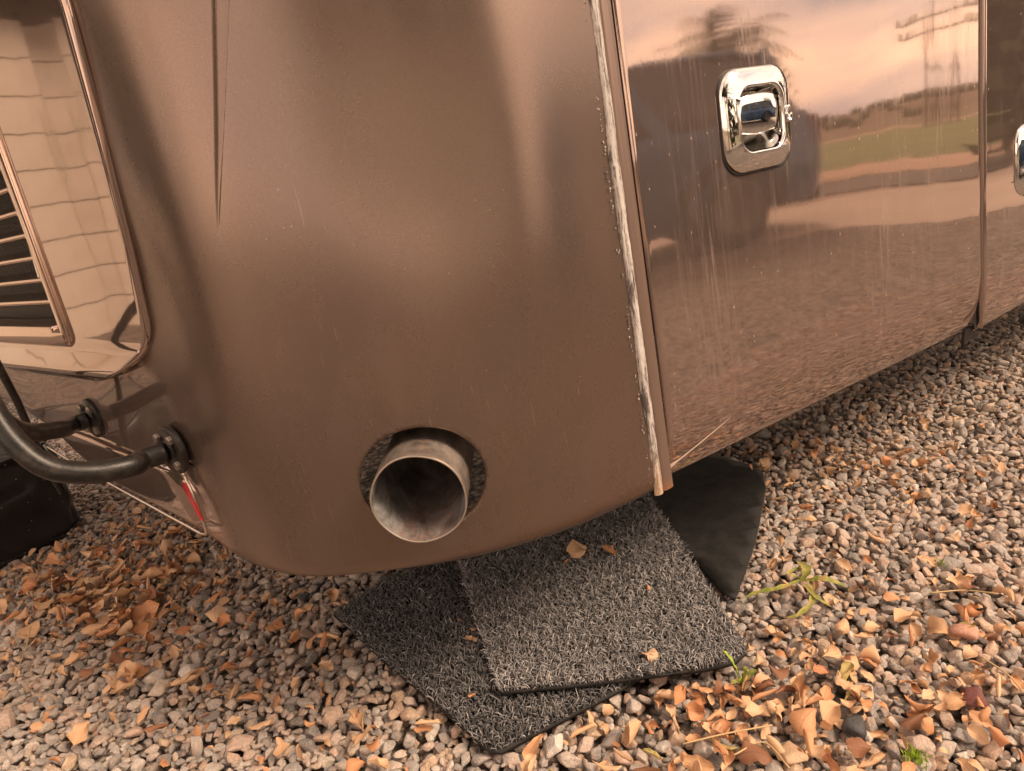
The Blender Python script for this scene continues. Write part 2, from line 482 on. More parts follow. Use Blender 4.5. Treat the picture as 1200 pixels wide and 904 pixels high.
# ---- seam : old sealant bead and bronze corner trim
q = Mat('old_sealant', (.5, .46, .42), .75); co = q.coord()
a_ = q.noise(q.coord((1, 1, .10)), 230, 6, .75); b_ = q.noise(q.coord((1, 1, .22)), 60, 4, .7)
c1 = q.ramp(a_, [(.36, (.11, .09, .08)), (.44, (.26, .22, .20)), (.52, (.50, .46, .44)), (.7, (.64, .61, .59))])
c1 = q.mix(q.rng(b_, .56, .62), c1, (.10, .085, .08))
zz = q.sep(co)[2]
c1 = q.mix(q.rng(zz, .40, .33), c1, q.mix(q.rng(a_, .4, .6), (.30, .17, .10), (.52, .40, .30)))
q.set('Base Color', c1); q.bump(a_, .8, .003); M['sealant'] = q
q = Mat('bronze_trim_paint', (.28, .2, .165), .34, .6, coat=.0); co = q.coord()
q.set('Base Color', q.mix(q.rng(q.sep(co)[2], .345, .325), (.25, .178, .148), (.42, .21, .11)))
M['trim'] = q
V = []; zs = np.arange(.325, 1.6, .0035)
for z in zs:
    w0 = .0055 + .0006 * math.sin(z * 61) + random.uniform(-.0003, .0003)
    j = random.uniform(-.0005, .0005)
    prof = [(.0130 + random.uniform(-.0008, .0008), -.002), (.0115 + j, .0022), (.009, .0034 + random.uniform(-.0006, .0006)), (.004, .0036 + j), (.0002, .003), (-.0015, -.003)]
    for s_, o_ in prof:
        s_ = s_ - w0 + .0055
        if s_ >= 0: p = cpos(s_, z, o_ + .0005 - .018 * (z - .33))
        else: p = spos(-s_, z, o_ + (LEAN - .018) * (z - .33)); 
        V.append(p)
mesh_obj('sealant_bead', V, grid_faces(len(zs), 6, flip=False), M['sealant'], rv)
# crumbled edge of the filler on the satin side
parts = []
for k_ in range(260):
    z = random.uniform(.34, 1.25); s_ = .0185 + abs(random.gauss(0, .0022)); r_ = random.uniform(.0005, .0012)
    if z < .7 and random.random() < .6: continue
    p = cpos(s_, z, .0008 - .018 * (z - .33))
    v = icoV * np.array([r_, r_, r_ * 1.6]) * rng.uniform(.6, 1.3, (len(icoV), 1)) + p
    parts.append((v.tolist(), icoF))
V, F = join_geo(parts); tag(mesh_obj('flaking_filler', V, F, M['sealant'], rv, smooth=False), kind='stuff')
zs = np.r_[np.linspace(.327, .345, 6), np.linspace(.36, 3.0, 60)]
prof = [(0.000, -.003), (.0012, .003), (.005, .0058), (.011, .0066), (.017, .0056), (.0215, .0028), (.0235, -.004)]
V = [spos(t_, z, o_ * .6 + (LEAN - .018) * (z - .33) * (1 - min(1, t_ / .03))) for z in zs for t_, o_ in prof]
o = mesh_obj('corner_trim', V, grid_faces(len(zs), len(prof)), M['trim'], rv)

# ---- bay doors
def door(t0, t1, zb0, zb1, ztop, tuck, extra=0.0, hole=None):
    ns = 130; zz_ = np.r_[np.linspace(0, .14, 22), np.linspace(.147, ztop - zb0, 130)]
    ts = np.r_[t0, t0 + .0015, np.linspace(t0 + .005, t1 - .005, ns), t1 - .0015, t1]
    def fn(S, Z):
        zb = zb0 + (zb1 - zb0) * (S - t0) / (t1 - t0)
        Zw = zb + Z
        t = np.clip((.14 - Z) / .14, 0, 1)
        off = -tuck * t ** 2.6 - .012 * np.clip((.02 - Z) / .02, 0, 1) ** 2
        e_ = np.minimum(S - t0, t1 - S)
        off = off - .004 * np.clip(1 - e_ / .005, 0, 1) ** 2
        off = off + .0011 * np.sin(S * 8.5 + 1) * np.sin(Zw * 6) + extra * (S - t0)
        return spos(S, Zw, off)
    return patch('bay_door', ts, zz_, fn, M['gloss'], rv, .003, flip=True, hole=hole)
d1 = door(.028, .888, .318, .324, 1.32, .030, hole=(.2630, .487, .052, .0525))
d2 = door(.897, 1.75, .322, .326, 1.32, .012, extra=-.045, hole=(1.100, .317, .052, .0525))
d3 = door(1.766, 2.6, .322, .326, 1.32, .012)
# bright edge strips either side of the gap
for tt in (.8895,):
    V = [spos(tt + a, z, b - .001) for z in np.linspace(.335, 1.64, 40) for a, b in ((-.0012, -.004), (-.0008, .0016), (.0008, .0016), (.0012, -.004))]
    mesh_obj('edge_strip', V, grid_faces(40, 4), M['trim'], rv)
M['rubber'] = Mat('black_rubber', (.012, .011, .011), .55)
V = [spos(a, z, o_) for z in np.linspace(.34, 1.64, 14) for a, o_ in ((1.735, -.050), (1.772, -.008))]
mesh_obj('gap_filler', V, grid_faces(14, 2), M['rubber'], rv)
for t_ in (.0255, .895, 1.757):
    V = [spos(t_ + a, z, b) for z in np.linspace(.33, 1.64, 20) for a, b in ((-.009 if t_ > .1 else -.003, -.014), (.009 if t_ > .1 else .004, -.014))]
    mesh_obj('door_seal', V, grid_faces(20, 2), M['rubber'], rv)
# black rubber corner hanging below the door gap
V = [spos(a, z, o_) for a, z, o_ in ((.865, .335, -.02), (.915, .335, -.02), (.912, .305, -.03), (.878, .300, -.03))] + \
    [spos(a, z, o_) for a, z, o_ in ((.865, .335, -.026), (.915, .335, -.026), (.912, .305, -.036), (.878, .300, -.036))]
mesh_obj('rubber_flap', V, [(0, 1, 2, 3), (7, 6, 5, 4), (0, 4, 5, 1), (1, 5, 6, 2), (2, 6, 7, 3), (3, 7, 4, 0)], M['rubber'], rv, smooth=False)
# scratch and chip
M['chip'] = Mat('bare_filler', (.62, .50, .42), .7)
pts = [(.031, .346, .012), (.040, .350, .008), (.052, .3535, .0035), (.08, .362, .0026), (.11, .3715, .0022), (.14, .381, .0015), (.158, .387, .0004)]
V = []
for t_, z_, w in pts:
    for dz in (-w / 2, w / 2):
        Z = z_ + dz - (.318 + .006 * (t_ - .028) / .86); tq = max(0, (.14 - Z) / .14)
        V.append(spos(t_, z_ + dz, -.030 * tq ** 2.6 + .0011 * math.sin(t_ * 8.5 + 1) * math.sin((z_ + dz) * 6) + .0006))
mesh_obj('paint_chip', V, grid_faces(len(pts), 2), M['chip'], d1)

# ---- latch
M['chrome'] = Mat('chrome', (.74, .73, .715), .035, 1.0)
co = M['chrome'].coord()
M['chrome'].set('Roughness', M['chrome'].rng(M['chrome'].noise(co, 90, 5, .7), .5, .75, .03, .22))
M['chrome_in'] = Mat('dull_chrome', (.55, .53, .50), .16, 1.0)
def rrect(w, h, r, n=9, sq=1.0):
    P = []
    for cx, cy, a0 in ((w - r, h - r, 0), (-(w - r), h - r, 90), (-(w - r), -(h - r), 180), (w - r, -(h - r), 270)):
        for k_ in range(n):
            a = R(a0 + 90 * k_ / (n - 1)); P.append((cx + r * math.cos(a), cy + r * math.sin(a)))
    # bow every side outward a little
    o = []
    for x, y in P:
        o.append((x * (1 + .05 * (1 - (y / h) ** 2)), y * (1 + .045 * (1 - (x / w) ** 2))))
    return o
def ring_mesh(rings, close=True):
    n = len(rings[0]); V = [p for r_ in rings for p in r_]; F = []
    for i in range(len(rings) - 1):
        for k_ in range(n):
            a, b = i * n + k_, i * n + (k_ + 1) % n
            F.append((a, b, b + n, a + n))
    if close: F.append(tuple(range((len(rings) - 1) * n, len(rings) * n)))
    return V, F
def latch(parent, tc_, zc, sink=0.0):
    def P(x, y, o_):     # x along the door, y up, o out
        return tuple(spos(tc_ + x, zc + y, o_ - sink))
    W, H_ = .0690, .0680
    rings = []
    for k_, (ds, o_) in enumerate([(0, -.001), (.0006, .003), (.0025, .0056), (.009, .0088), (.018, .0128), (.0232, .0148), (.0250, .0149), (.0262, .0138), (.0268, .011), (.0275, .002), (.0285, -.018)]):
        w, h = W - ds, H_ - ds * 1.0
        rings.append([P(x - .002 * (k_ > 5), y + .001, o_ + .0005) for x, y in rrect(w, h, max(.014, .032 - ds * .5))])
    V, F = ring_mesh(rings, False)
    mesh_obj('latch_bezel', V, F, M['chrome'], parent)
    # pocket behind: a curved bowl, deeper above, ramping out at the bottom
    nx, ny = 15, 21; V = []
    for i in range(nx):
        for j in range(ny):
            x = -.042 + .084 * i / (nx - 1) - .002; y = -.041 + .082 * j / (ny - 1)
            u, v = (x + .002) / .042, y / .041
            dd = -.026 + .016 * abs(u) ** 4 + (.030 * max(0, (-.25 - v) / .75) ** 1.1)
            V.append(P(x, y, dd))
    mesh_obj('latch_pocket', V, grid_faces(nx, ny), M['chrome_in'], parent)
    # paddle : domed pull plate
    n_ = 20; V = []
    for i in range(n_ + 1):
        for j in range(n_ + 1):
            u, v = 2 * i / n_ - 1, 2 * j / n_ - 1
            uu, vv = u * math.sqrt(1 - .30 * v * v), v * math.sqrt(1 - .30 * u * u)
            ed_ = max(abs(u), abs(v))
            V.append(P(uu * .0412 - .002, vv * .0285 + .0085, .0005 + .0105 * (1 - .27 * uu * uu - .27 * vv * vv) - .006 * max(0, ed_ - .9) * 10 * .5 + .0012 * vv + .0034 * uu))
    mesh_obj('latch_paddle', V, grid_faces(n_ + 1, n_ + 1), M['chrome'], parent)
    # key cylinder set in the right flank
    rings = []
    for r_, o_ in ((.0095, .008), (.0095, .0165), (.0085, .0175), (.0072, .0172), (.0066, .0155), (.001, .0155)):
        rings.append([P(.0545 + .62 * r_ * math.cos(2 * math.pi * k_ / 20), .001 + 1.25 * r_ * math.sin(2 * math.pi * k_ / 20), o_) for k_ in range(20)])
    V, F = ring_mesh(rings)
    lk = mesh_obj('key_lock', V, F, M['chrome'], parent)
    # rubber gasket round the bezel
    rings = [[P(x, y, o_) for x, y in rrect(W + d_, H_ + d_, .028)] for d_, o_ in ((.0016, -.002), (.0016, .0014), (.0004, .002), (-.001, .001))]
    V, F = ring_mesh(rings, False); mesh_obj('gasket', V, F, M['rubber'], parent)
latch(d1, .2630, .807)
latch(d2, 1.100, .640, .009)

# ---- body shell above and round the back
for (t0, t1, z0, z1) in ((.0, 4.4, 1.66, 3.05),):
    ts = np.linspace(t0, t1, 30); zz_ = np.linspace(z0, z1, 12)
    patch('side_wall', ts, zz_, lambda S, Z: spos(S, Z, 0), M['gloss'], rv, .01, flip=True)
patch('side_skirt', np.linspace(2.616, 4.4, 14), np.linspace(.33, 1.64, 14), lambda S, Z: spos(S, Z, 0), M['gloss'], rv, .006, flip=True)
M['under'] = Mat('underbody_black', (.02, .018, .016), .8)
co = M['under'].coord(); M['under'].set('Base Color', M['under'].ramp(M['under'].noise(co, 14, 5), [(.3, (.012, .011, .010)), (.7, (.045, .036, .030))]))
inner = [tuple(spos(4.35, 0, -.03)[:2])]
A = spos(.05, 0, -.25)[:2]; B = spos(4.35, 0, -.25)[:2]
rear_pts = [cpos(s_, 0, -.06)[:2] for s_ in np.linspace(.1, 2.7, 14)]
far = np.array(CQ[-1]) + SD * 4.6
poly = [tuple(spos(4.38, 0, -.06)[:2]), tuple(spos(.1, 0, -.06)[:2])] + [tuple(p) for p in rear_pts] + [tuple(far)]
def prism(name, poly, z0, z1, mat, parent):
    n = len(poly); V = [(x, y, z0) for x, y in poly] + [(x, y, z1) for x, y in poly]
    F = [tuple(range(n))[::-1], tuple(range(n, 2 * n))] + [(i, (i + 1) % n, (i + 1) % n + n, i + n) for i in range(n)]
    return mesh_obj(name, V, F, mat, parent, smooth=False)
prism('roof', poly, 3.0, 3.06, M['pale_trim'], rv)
pin = [(x + .0, y + .0) for x, y in poly]
cen = np.mean(np.array(poly), axis=0)
pin = [tuple(np.array(p) + (cen - np.array(p)) * .20) for p in poly]
prism('chassis', pin, .47, 1.1, M['under'], rv)
prism('floor_pan', [tuple(np.array(p) + (cen - np.array(p)) * .03) for p in poly], 1.1, 1.13, M['under'], rv)

# ---- exhaust
q = Mat('burnt_steel', (.3, .26, .23), .55, .5); co = q.coord()
n1 = q.noise(co, 26, 6, .65); n2 = q.noise(co, 95, 4, .6)
c = q.ramp(n1, [(.3, (.08, .066, .058)), (.5, (.19, .16, .14)), (.7, (.31, .27, .235))])
c = q.mix(q.rng(n2, .56, .72), c, (.24, .15, .10))
q.set('Base Color', c); q.set('Roughness', q.rng(n2, .3, .7, .42, .7)); q.bump(n2, .3, .002); M['steel'] = q
q = Mat('sooty_steel', (.1, .1, .1), .6, .35); co = q.coord()
n1 = q.noise(q.coord((1, .5, 1)), 34, 6, .65, .6); n2 = q.noise(co, 120, 4, .6)
c = q.ramp(n1, [(.32, (.06, .056, .055)), (.5, (.20, .19, .187)), (.68, (.42, .40, .395))])
lowz = q.rng(q.sep(co)[2], .412, .398)
rust = q.math('MULTIPLY', lowz, q.rng(n2, .35, .6))
q.set('Base Color', q.mix(q.math('MULTIPLY', rust, .40), c, (.42, .22, .16))); q.bump(n1, .5, .004); M['soot'] = q
rc = np.array([-.1335, .774, .4465]); dirn = np.array([.06, .998, .03]); dirn /= np.linalg.norm(dirn)
Rp = .0580
pth = [Vector(rc + dirn * t) for t in (0, .003, .012, .05, .1, .16)] + [Vector(rc + dirn * .22 + np.array([.006, 0, .006])), Vector(rc + dirn * .30 + np.array([.03, 0, .03])), Vector(rc + dirn * .42 + np.array([.10, 0, .07]))]
ex = tube('exhaust_pipe', pth, [Rp, Rp + .0003, Rp, Rp, Rp, Rp, Rp, Rp, Rp], M['steel'], rv, 64, caps=False)
tube('pipe_liner', pth, [Rp - .0022] * 9, M['soot'], ex, 64, caps=False)
bpy.data.objects['pipe_liner'].data.flip_normals()
P_, fr = frames(pth[:2]); t_, a_, b_ = fr[0]
V = []
for r_, dy in ((Rp - .0023, .0005), (Rp - .0019, -.0007), (Rp - .0003, -.0007), (Rp + .0003, .0008)):
    for k_ in range(64):
        an = 2 * math.pi * k_ / 64; rw = r_ + .0004 * math.sin(an * 5 + 1)
        V.append(P_[0] + a_ * rw * math.cos(an) + b_ * rw * math.sin(an) + t_ * dy)
F = [(i * 64 + k_, i * 64 + (k_ + 1) % 64, (i + 1) * 64 + (k_ + 1) % 64, (i + 1) * 64 + k_) for i in range(3) for k_ in range(64)]
M['rim'] = Mat('bare_rim', (.30, .25, .21), .55, .5)
mesh_obj('pipe_rim', V, F, M['rim'], ex)

# ---- engine door with raised ledge
def ed_edge(z):
    z = np.asarray(z, float)
    base = np.interp(z, [.703, .788, .903, 1.049, 1.5], [.695, .675, .655, .637, .615])
    t = np.clip((.703 - z) / .105, 0, .999)
    return base + (1 - np.sqrt(1 - t * t)) * .28
zr = np.r_[.5985 + .02 * (np.linspace(0, 1, 12) ** 2), np.linspace(.622, .70, 22), np.linspace(.706, 1.5, 70)]
us = np.r_[0, .002, .005, .01, .02, np.linspace(.035, 1, 60)]
V = []
LO = (.945, .650)     # louvre outer corner (s,z)
for u in us:
    for z in zr:
        s0 = float(ed_edge(z)); s_ = s0 + (2.55 - s0) * u
        off = .018
        lg = np.interp(z, [.5985, .603, .612, .622, .636, .650, .66], [.006, .018, .026, .027, .018, .009, .007])
        off = lg
        dr = (s_ - s0)
        off -= (.008 if z > .66 else .012) * max(0, 1 - dr / .006) ** 2.0
        # window for the louvre
        V.append(cpos(s_, z, off))
nz_ = len(zr); F = []
LI0, LZ0, LZ1 = .995, .672, 1.30
S_of = [[float(ed_edge(z)) + (2.55 - float(ed_edge(z))) * u for z in zr] for u in us]
for i in range(len(us) - 1):
    for j in range(nz_ - 1):
        sc_ = (S_of[i][j] + S_of[i + 1][j + 1]) / 2; zc_ = (zr[j] + zr[j + 1]) / 2
        if sc_ > LI0 + .012 and LZ0 + .012 < zc_ < LZ1 - .012: continue
        a = i * nz_ + j; F.append((a, a + 1, a + nz_ + 1, a + nz_))
edoor = mesh_obj('engine_door', V, F, M['gloss_clean'], rv)
sm = edoor.modifiers.new('thickness', 'SOLIDIFY'); sm.thickness = .012; sm.offset = -1
# louvre frame (mitred border)
def frame_sweep(s0, s1, z0, z1, prof, mat, name, rc_=.03):
    loop = []
    n = 10
    for k_ in range(30): loop.append((s1 + (s0 + rc_ - s1) * k_ / 30, z0))
    for k_ in range(n + 1):
        a = R(-90 - 90 * k_ / n); loop.append((s0 + rc_ + rc_ * math.cos(a), z0 + rc_ + rc_ * math.sin(a)))
    for k_ in range(1, 31): loop.append((s0, z0 + rc_ + (z1 - z0 - rc_) * k_ / 30))
    V = []
    for i, (s_, z_) in enumerate(loop):
        a, b = loop[max(i - 1, 0)], loop[min(i + 1, len(loop) - 1)]
        tx, tz = b[0] - a[0], b[1] - a[1]; l_ = math.hypot(tx, tz); nx, nz2 = tz / l_, -tx / l_
        for d_, o_ in prof: V.append(cpos(s_ + nx * d_, z_ + nz2 * d_, o_))
    return mesh_obj(name, V, grid_faces(len(loop), len(prof)), mat, rv)
M['louvre_paint'] = gloss_paint('louvre_paint', .6, (.52, .37, .30), .14)
lf = frame_sweep(.968, 2.5, .651, 1.32, [(0, .004), (.0015, .0105), (.005, .013), (.024, .0125), (.031, .0115), (.034, .008), (.036, -.006), (.037, -.03)], M['louvre_paint'], 'louvre_frame', .022)
for zs_ in np.arange(.7205, 1.28, .0345):
    ss = np.linspace(1.000, 2.5, 50); V = []
    prof = [(.000, .006), (.0042, .0085), (.0075, .0065), (.0075, .004), (.016, -.015), (.015, -.017), (.004, .0025), (.0, .004)]
    for s_ in ss:
        for dz, o_ in prof: V.append(cpos(s_, zs_ + dz, o_))
    np_ = len(prof); F = []
    for i in range(len(ss) - 1):
        for k_ in range(np_): F.append((i * np_ + k_, i * np_ + (k_ + 1) % np_, (i + 1) * np_ + (k_ + 1) % np_, (i + 1) * np_ + k_))
    mesh_obj('louvre_slat', V, F, M['louvre_paint'], lf)
M['mesh_dark'] = Mat('radiator_black', (.012, .012, .014), .5)
co = M['mesh_dark'].coord(); M['mesh_dark'].bump(M['mesh_dark'].noise(co, 220, 2), .6, .01)
V = [cpos(s_, z, -.045) for s_ in np.linspace(.95, 2.5, 30) for z in (.64, 1.32)]
mesh_obj('radiator_screen', V, grid_faces(30, 2), M['mesh_dark'], rv)
# cut the cap behind the louvre is not needed: the screen sits behind, so open the cap there
me = cor.data; bm = bmesh.new(); bm.from_mesh(me)
dele = []
for f in bm.faces:
    c = f.calc_center_median()
    i = int(np.argmin((CQ[:, 0] - c.x) ** 2 + (CQ[:, 1] - c.y) ** 2))
    if CL[i] > .93 and .66 < c.z < 1.4: dele.append(f)
bmesh.ops.delete(bm, geom=dele, context='FACES'); bm.to_mesh(me); bm.free()

# ---- lower lens panel and red reflector at the bumper corner
M['edge_light'] = Mat('pale_edge_trim', (.60, .52, .46), .15, .9)
def loft_patch(name, quad, off, mat, parent, n=14, dome=.004, drop=.012):
    # quad corners in (s,z): TL, TR(near corner), BR, BL ; off outward
    V = []
    for i in range(n + 1):
        for j in range(n + 1):
            u, v = i / n, j / n
            # squircle the unit square for round corners
            x, y = 2 * u - 1, 2 * v - 1
            x2, y2 = x * math.sqrt(1 - y * y / 2 * .35), y * math.sqrt(1 - x * x / 2 * .35)
            u2, v2 = (x2 + 1) / 2, (y2 + 1) / 2
            a = np.array(quad[0]) * (1 - u2) + np.array(quad[1]) * u2
            b = np.array(quad[3]) * (1 - u2) + np.array(quad[2]) * u2
            p = a * (1 - v2) + b * v2
            d_ = off + dome * (1 - max(abs(x), abs(y)) ** 6)
            V.append(cpos(p[0], p[1], d_ - (.0 if max(abs(x), abs(y)) < .999 else drop)))
    return mesh_obj(name, V, grid_faces(n + 1, n + 1), mat, parent)
lens_q = [(1.30, .505), (.742, .470), (.722, .372), (1.06, .412)]
eq = [(1.30, .412 + .030), (1.18, .4245), (1.06, .4085), (.90, .389), (.78, .3755), (.738, .3715), (.7235, .379), (.7225, .400), (.7255, .435), (.733, .462), (.742, .474), (.80, .4795)]
tube('trim_bead', catmull([Vector(cpos(a_, b_, .0075)) for a_, b_ in eq], 8), .0022, M['edge_light'], rv, 10)
loft_patch('bumper_inset', lens_q, .006, M['gloss_clean'], rv, 18, .002)
M['red'] = Mat('red_reflector', (.45, .010, .018), .2, 0, coat=.3)
0 and M['red'].bump(M['red'].vor(M['red'].coord(), 260), .35, .002)
loft_patch('red_reflector', [(.7520, .453), (.7300, .457), (.7150, .398), (.7260, .392)], .0098, M['red'], rv, 8, .0006, .0012)

# ---- black tube rack bolted to the bumper
q = Mat('black_powder_coat', (.010, .009, .009), .42, 0, coat=.08, coat_rough=.2, spec=.35); co = q.coord()
n_ = q.noise(co, 55, 5, .7); q.set('Base Color', q.ramp(n_, [(.45, (.007, .0065, .006)), (.74, (.04, .03, .024))])); q.bump(q.noise(co, 300, 2), .15, .002)
M['black'] = q
M['bolt'] = Mat('worn_bolt', (.28, .24, .21), .4, .8)
def wp(px, py, d):      # a point on the ray at distance factor d, used once to measure the rack's run
    x, y = (px - 600) / 830, (py - 452) / 830
    v = fwd + right * x - up * y
    return Vector((0, 0, EYE)) + v * d
def flange(s_, z_, off, r_=.042, axis=None):
    c = Vector(cpos(s_, z_, off)); 
    n2 = Vector((float(np.interp(s_, CL, CN[:, 0])), float(np.interp(s_, CL, CN[:, 1])), 0.0)).normalized()
    tz = Vector((0, 0, 1)); tx = tz.cross(n2)
    rings = []
    for rr, o_ in ((r_, -.006), (r_, .0015), (r_ - .0015, .003), (r_ * .5, .0032), (.0160, .0040), (.0152, .006)):
        rings.append([c + n2 * o_ + tx * rr * math.cos(2 * math.pi * k_ / 32) + tz * rr * math.sin(2 * math.pi * k_ / 32) for k_ in range(32)])
    V, F = ring_mesh(rings)
    fo = mesh_obj('mounting_flange', V, F, M['black'], rv)
    for k_ in range(4):
        a = R(45 + 90 * k_); b = c + n2 * .003 + tx * r_ * .74 * math.cos(a) + tz * r_ * .74 * math.sin(a)
        rings = [[b + n2 * o_ + tx * rr * math.cos(2 * math.pi * j / 6 + .3) + tz * rr * math.sin(2 * math.pi * j / 6 + .3) for j in range(6)] for rr, o_ in ((.007, 0), (.007, .0045), (.0055, .006), (.001, .0062))]
        V, F = ring_mesh(rings); mesh_obj('bolt', V, F, M['bolt'], fo, smooth=False)
    return c, n2
c1_, n1_ = flange(.742, .506, .011, .036)
c2_, n2_ = flange(1.023, .526, .003, .034)
p1 = [c1_ + n1_ * .006, c1_ + n1_ * .03 + Vector((-.012, 0, 0)), wp(158, 545, .945), wp(110, 554, .915), wp(60, 549, .895), wp(22, 523, .885), wp(-8, 482, .885), wp(-32, 425, .89), wp(-60, 320, .91)]
p1 += [p1[-1] + Vector((-.03, .03, .30)), p1[-1] + Vector((-.04, .05, .62)), Vector(cpos(1.25, 1.53, .06)), Vector(cpos(1.25, 1.54, .0))]
tube('rack_tube', catmull(p1, 8), .0148, M['black'], rv, 24)
p2 = [c2_ + n2_ * .006, c2_ + n2_ * .03, wp(72, 503, 1.10), wp(38, 507, 1.04), wp(12, 500, .98), wp(-12, 478, .93), wp(-25, 450, .90)]
tube('rack_tube', catmull(p2, 8), .0135, M['black'], rv, 24)
tube('reflected_bar', [wp(-60, 320, .91), wp(20, 470, 1.16), wp(48, 535, 1.20), wp(74, 578, 1.22)], .006, M['black'], rv, 10)  # slim solid bar added in place of a reflection on the bumper

# ------------------------------------------------------------------ black vinyl bag at the left edge
q = Mat('black_vinyl', (.010, .009, .009), .34, 0, coat=.25, coat_rough=.15, spec=.4); co = q.coord()
w = q.noise(q.coord((1, 1, 1)), 5, 3, .5, .6)
sp = q.math('MULTIPLY', q.rng(q.vor(co, 34), .07, .03), 1.0)
q.set('Base Color', q.mix(sp, (.013, .012, .012), (.4, .32, .27))); q.set('Roughness', q.rng(w, .3, .7, .3, .5)); q.bump(w, .45, .05); M['vinyl'] = q
bag = empty('vinyl_bag', (-1.40, 1.86, 0)); tag(bag, 'black wrinkled vinyl bag slumped on the leaves at left edge', 'bag')
ax = Vector((-.50, -.86, 0)).normalized(); ay = Vector((-.86, .50, 0)).normalized()
c0 = Vector((-1.36, 1.985, 0)) - Vector(bag.location)
nu, nv = 48, 16; V = []
def bagp(u, v):
    # u round the footprint, v up
    a = 2 * math.pi * u
    ca, sa = math.cos(a), math.sin(a)
    e_ = .16
    x = .34 + .36 * math.copysign(abs(ca) ** e_, ca); y = .26 + .27 * math.copysign(abs(sa) ** e_, sa)
    h = .285
    z = .0 + h * min(1, v * 1.45)
    shr = 1 if v < .69 else 1 - ((v - .69) / .31) ** 1.3
    x = .34 + (x - .34) * shr; y = .26 + (y - .26) * shr
    if v >= .69: z = h + .03 * (1 - shr) + .012 * math.sin(u * 40 + v * 9)
    bul = .012 * math.sin(v * 4.2) + .006 * math.sin(u * 55 + v * 14) + .004 * math.sin(u * 91 - v * 23)
    x += bul * math.copysign(abs(ca), ca) * shr; y += bul * math.copysign(abs(sa), sa) * shr
    return c0 + ax * x + ay * y + Vector((0, 0, max(.0, z + .006 * math.sin(u * 25))))
for i in range(nu):
    for j in range(nv): V.append(bagp(i / nu, j / (nv - 1)))
F = [(i * nv + j, ((i + 1) % nu) * nv + j, ((i + 1) % nu) * nv + j + 1, i * nv + j + 1) for i in range(nu) for j in range(nv - 1)]
o = mesh_obj('bag_body', V, F, M['vinyl'], bag); s2 = o.modifiers.new('sub', 'SUBSURF'); s2.levels = s2.render_levels = 2
pts = [bagp(i / 96, .03) + (bagp(i / 96, .03) - (c0 + ax * .34 + ay * .26)).normalized() * .004 for i in range(97)]
tube('hem', pts, .005, M['vinyl'], bag, 8, caps=False)
pts = [bagp(i / 96, .69) + Vector((0, 0, .003)) for i in range(97)]
tube('piping', pts, .004, M['vinyl'], bag, 8, caps=False)

# ------------------------------------------------------------------ parked SUV, mirrored in the chrome and the door
M['blue'] = Mat('blue_car_paint', (.035, .085, .17), .3, .3, coat=.6)
M['tyre'] = Mat('tyre_rubber', (.015, .015, .015), .8)
M['alloy'] = Mat('alloy_rim', (.10, .10, .10), .4, .6)
M['carglass'] = Mat('car_glass', (.05, .06, .07), .06)
M['lampglass'] = Mat('lamp_glass', (.75, .72, .68), .1)
M['taillamp'] = Mat('tail_lamp_red', (.10, .01, .01), .3)
car = empty('parked_car', (5.8, -1.75, -.02), 0)
tag(car, 'blue sport utility car parked beside the gravel', 'car')
fdir = Vector((-.5, -.87, 0)).normalized()
car.rotation_euler = (0, 0, math.atan2(fdir.y, fdir.x))
def loft(name, st, mat, parent, close=True):
    n = len(st[0]); V = [p for s_ in st for p in s_]
    F = [(i * n + k_, (i + 1) * n + k_, (i + 1) * n + (k_ + 1) % n, i * n + (k_ + 1) % n) for i in range(len(st) - 1) for k_ in range(n)]
    F += [tuple(range(n)), tuple(range((len(st) - 1) * n, len(st) * n))[::-1]]
    o = mesh_obj(name, V, F, mat, parent); b_ = bevel(o, .04, 3); return o
def sec(x, hw, z0, z1, tum=.06):
    return [(x, -hw * .92, z0), (x, -hw, z0 + .15), (x, -hw, (z0 + z1) / 2), (x, -hw + tum, z1), (x, hw - tum, z1), (x, hw, (z0 + z1) / 2), (x, hw, z0 + .15), (x, hw * .92, z0)]
loft('body', [sec(-2.15, .80, .38, .90), sec(-2.05, .88, .30, 1.02), sec(-1.2, .92, .24, 1.04), sec(0, .92, .22, 1.03), sec(1.0, .92, .24, 1.00), sec(1.75, .90, .28, .94), sec(2.08, .84, .34, .82), sec(2.2, .74, .42, .70)], M['blue'], car)
gh = [[(-2.0, -.72, 1.0), (-2.0, .72, 1.0), (-1.75, .62, 1.55), (-1.75, -.62, 1.55)]]
def gsec(x, hb, zt, ht): return [(x, -hb, .99), (x, hb, .99), (x, ht, zt), (x, -ht, zt)]
loft('cabin_glass', [gsec(-2.02, .80, 1.02, .78), gsec(-1.78, .82, 1.50, .66), gsec(-1.0, .84, 1.60, .68), gsec(.1, .84, 1.60, .68), gsec(.55, .83, 1.42, .70), gsec(1.15, .80, 1.02, .78)], M['carglass'], car)
loft('roof', [[(x, -w, z), (x, w, z), (x, w - .03, z + .05), (x, -w + .03, z + .05)] for x, w, z in ((-1.92, .64, 1.47), (-1.5, .70, 1.57), (-.6, .71, 1.605), (.1, .70, 1.59), (.42, .68, 1.50))], M['blue'], car)
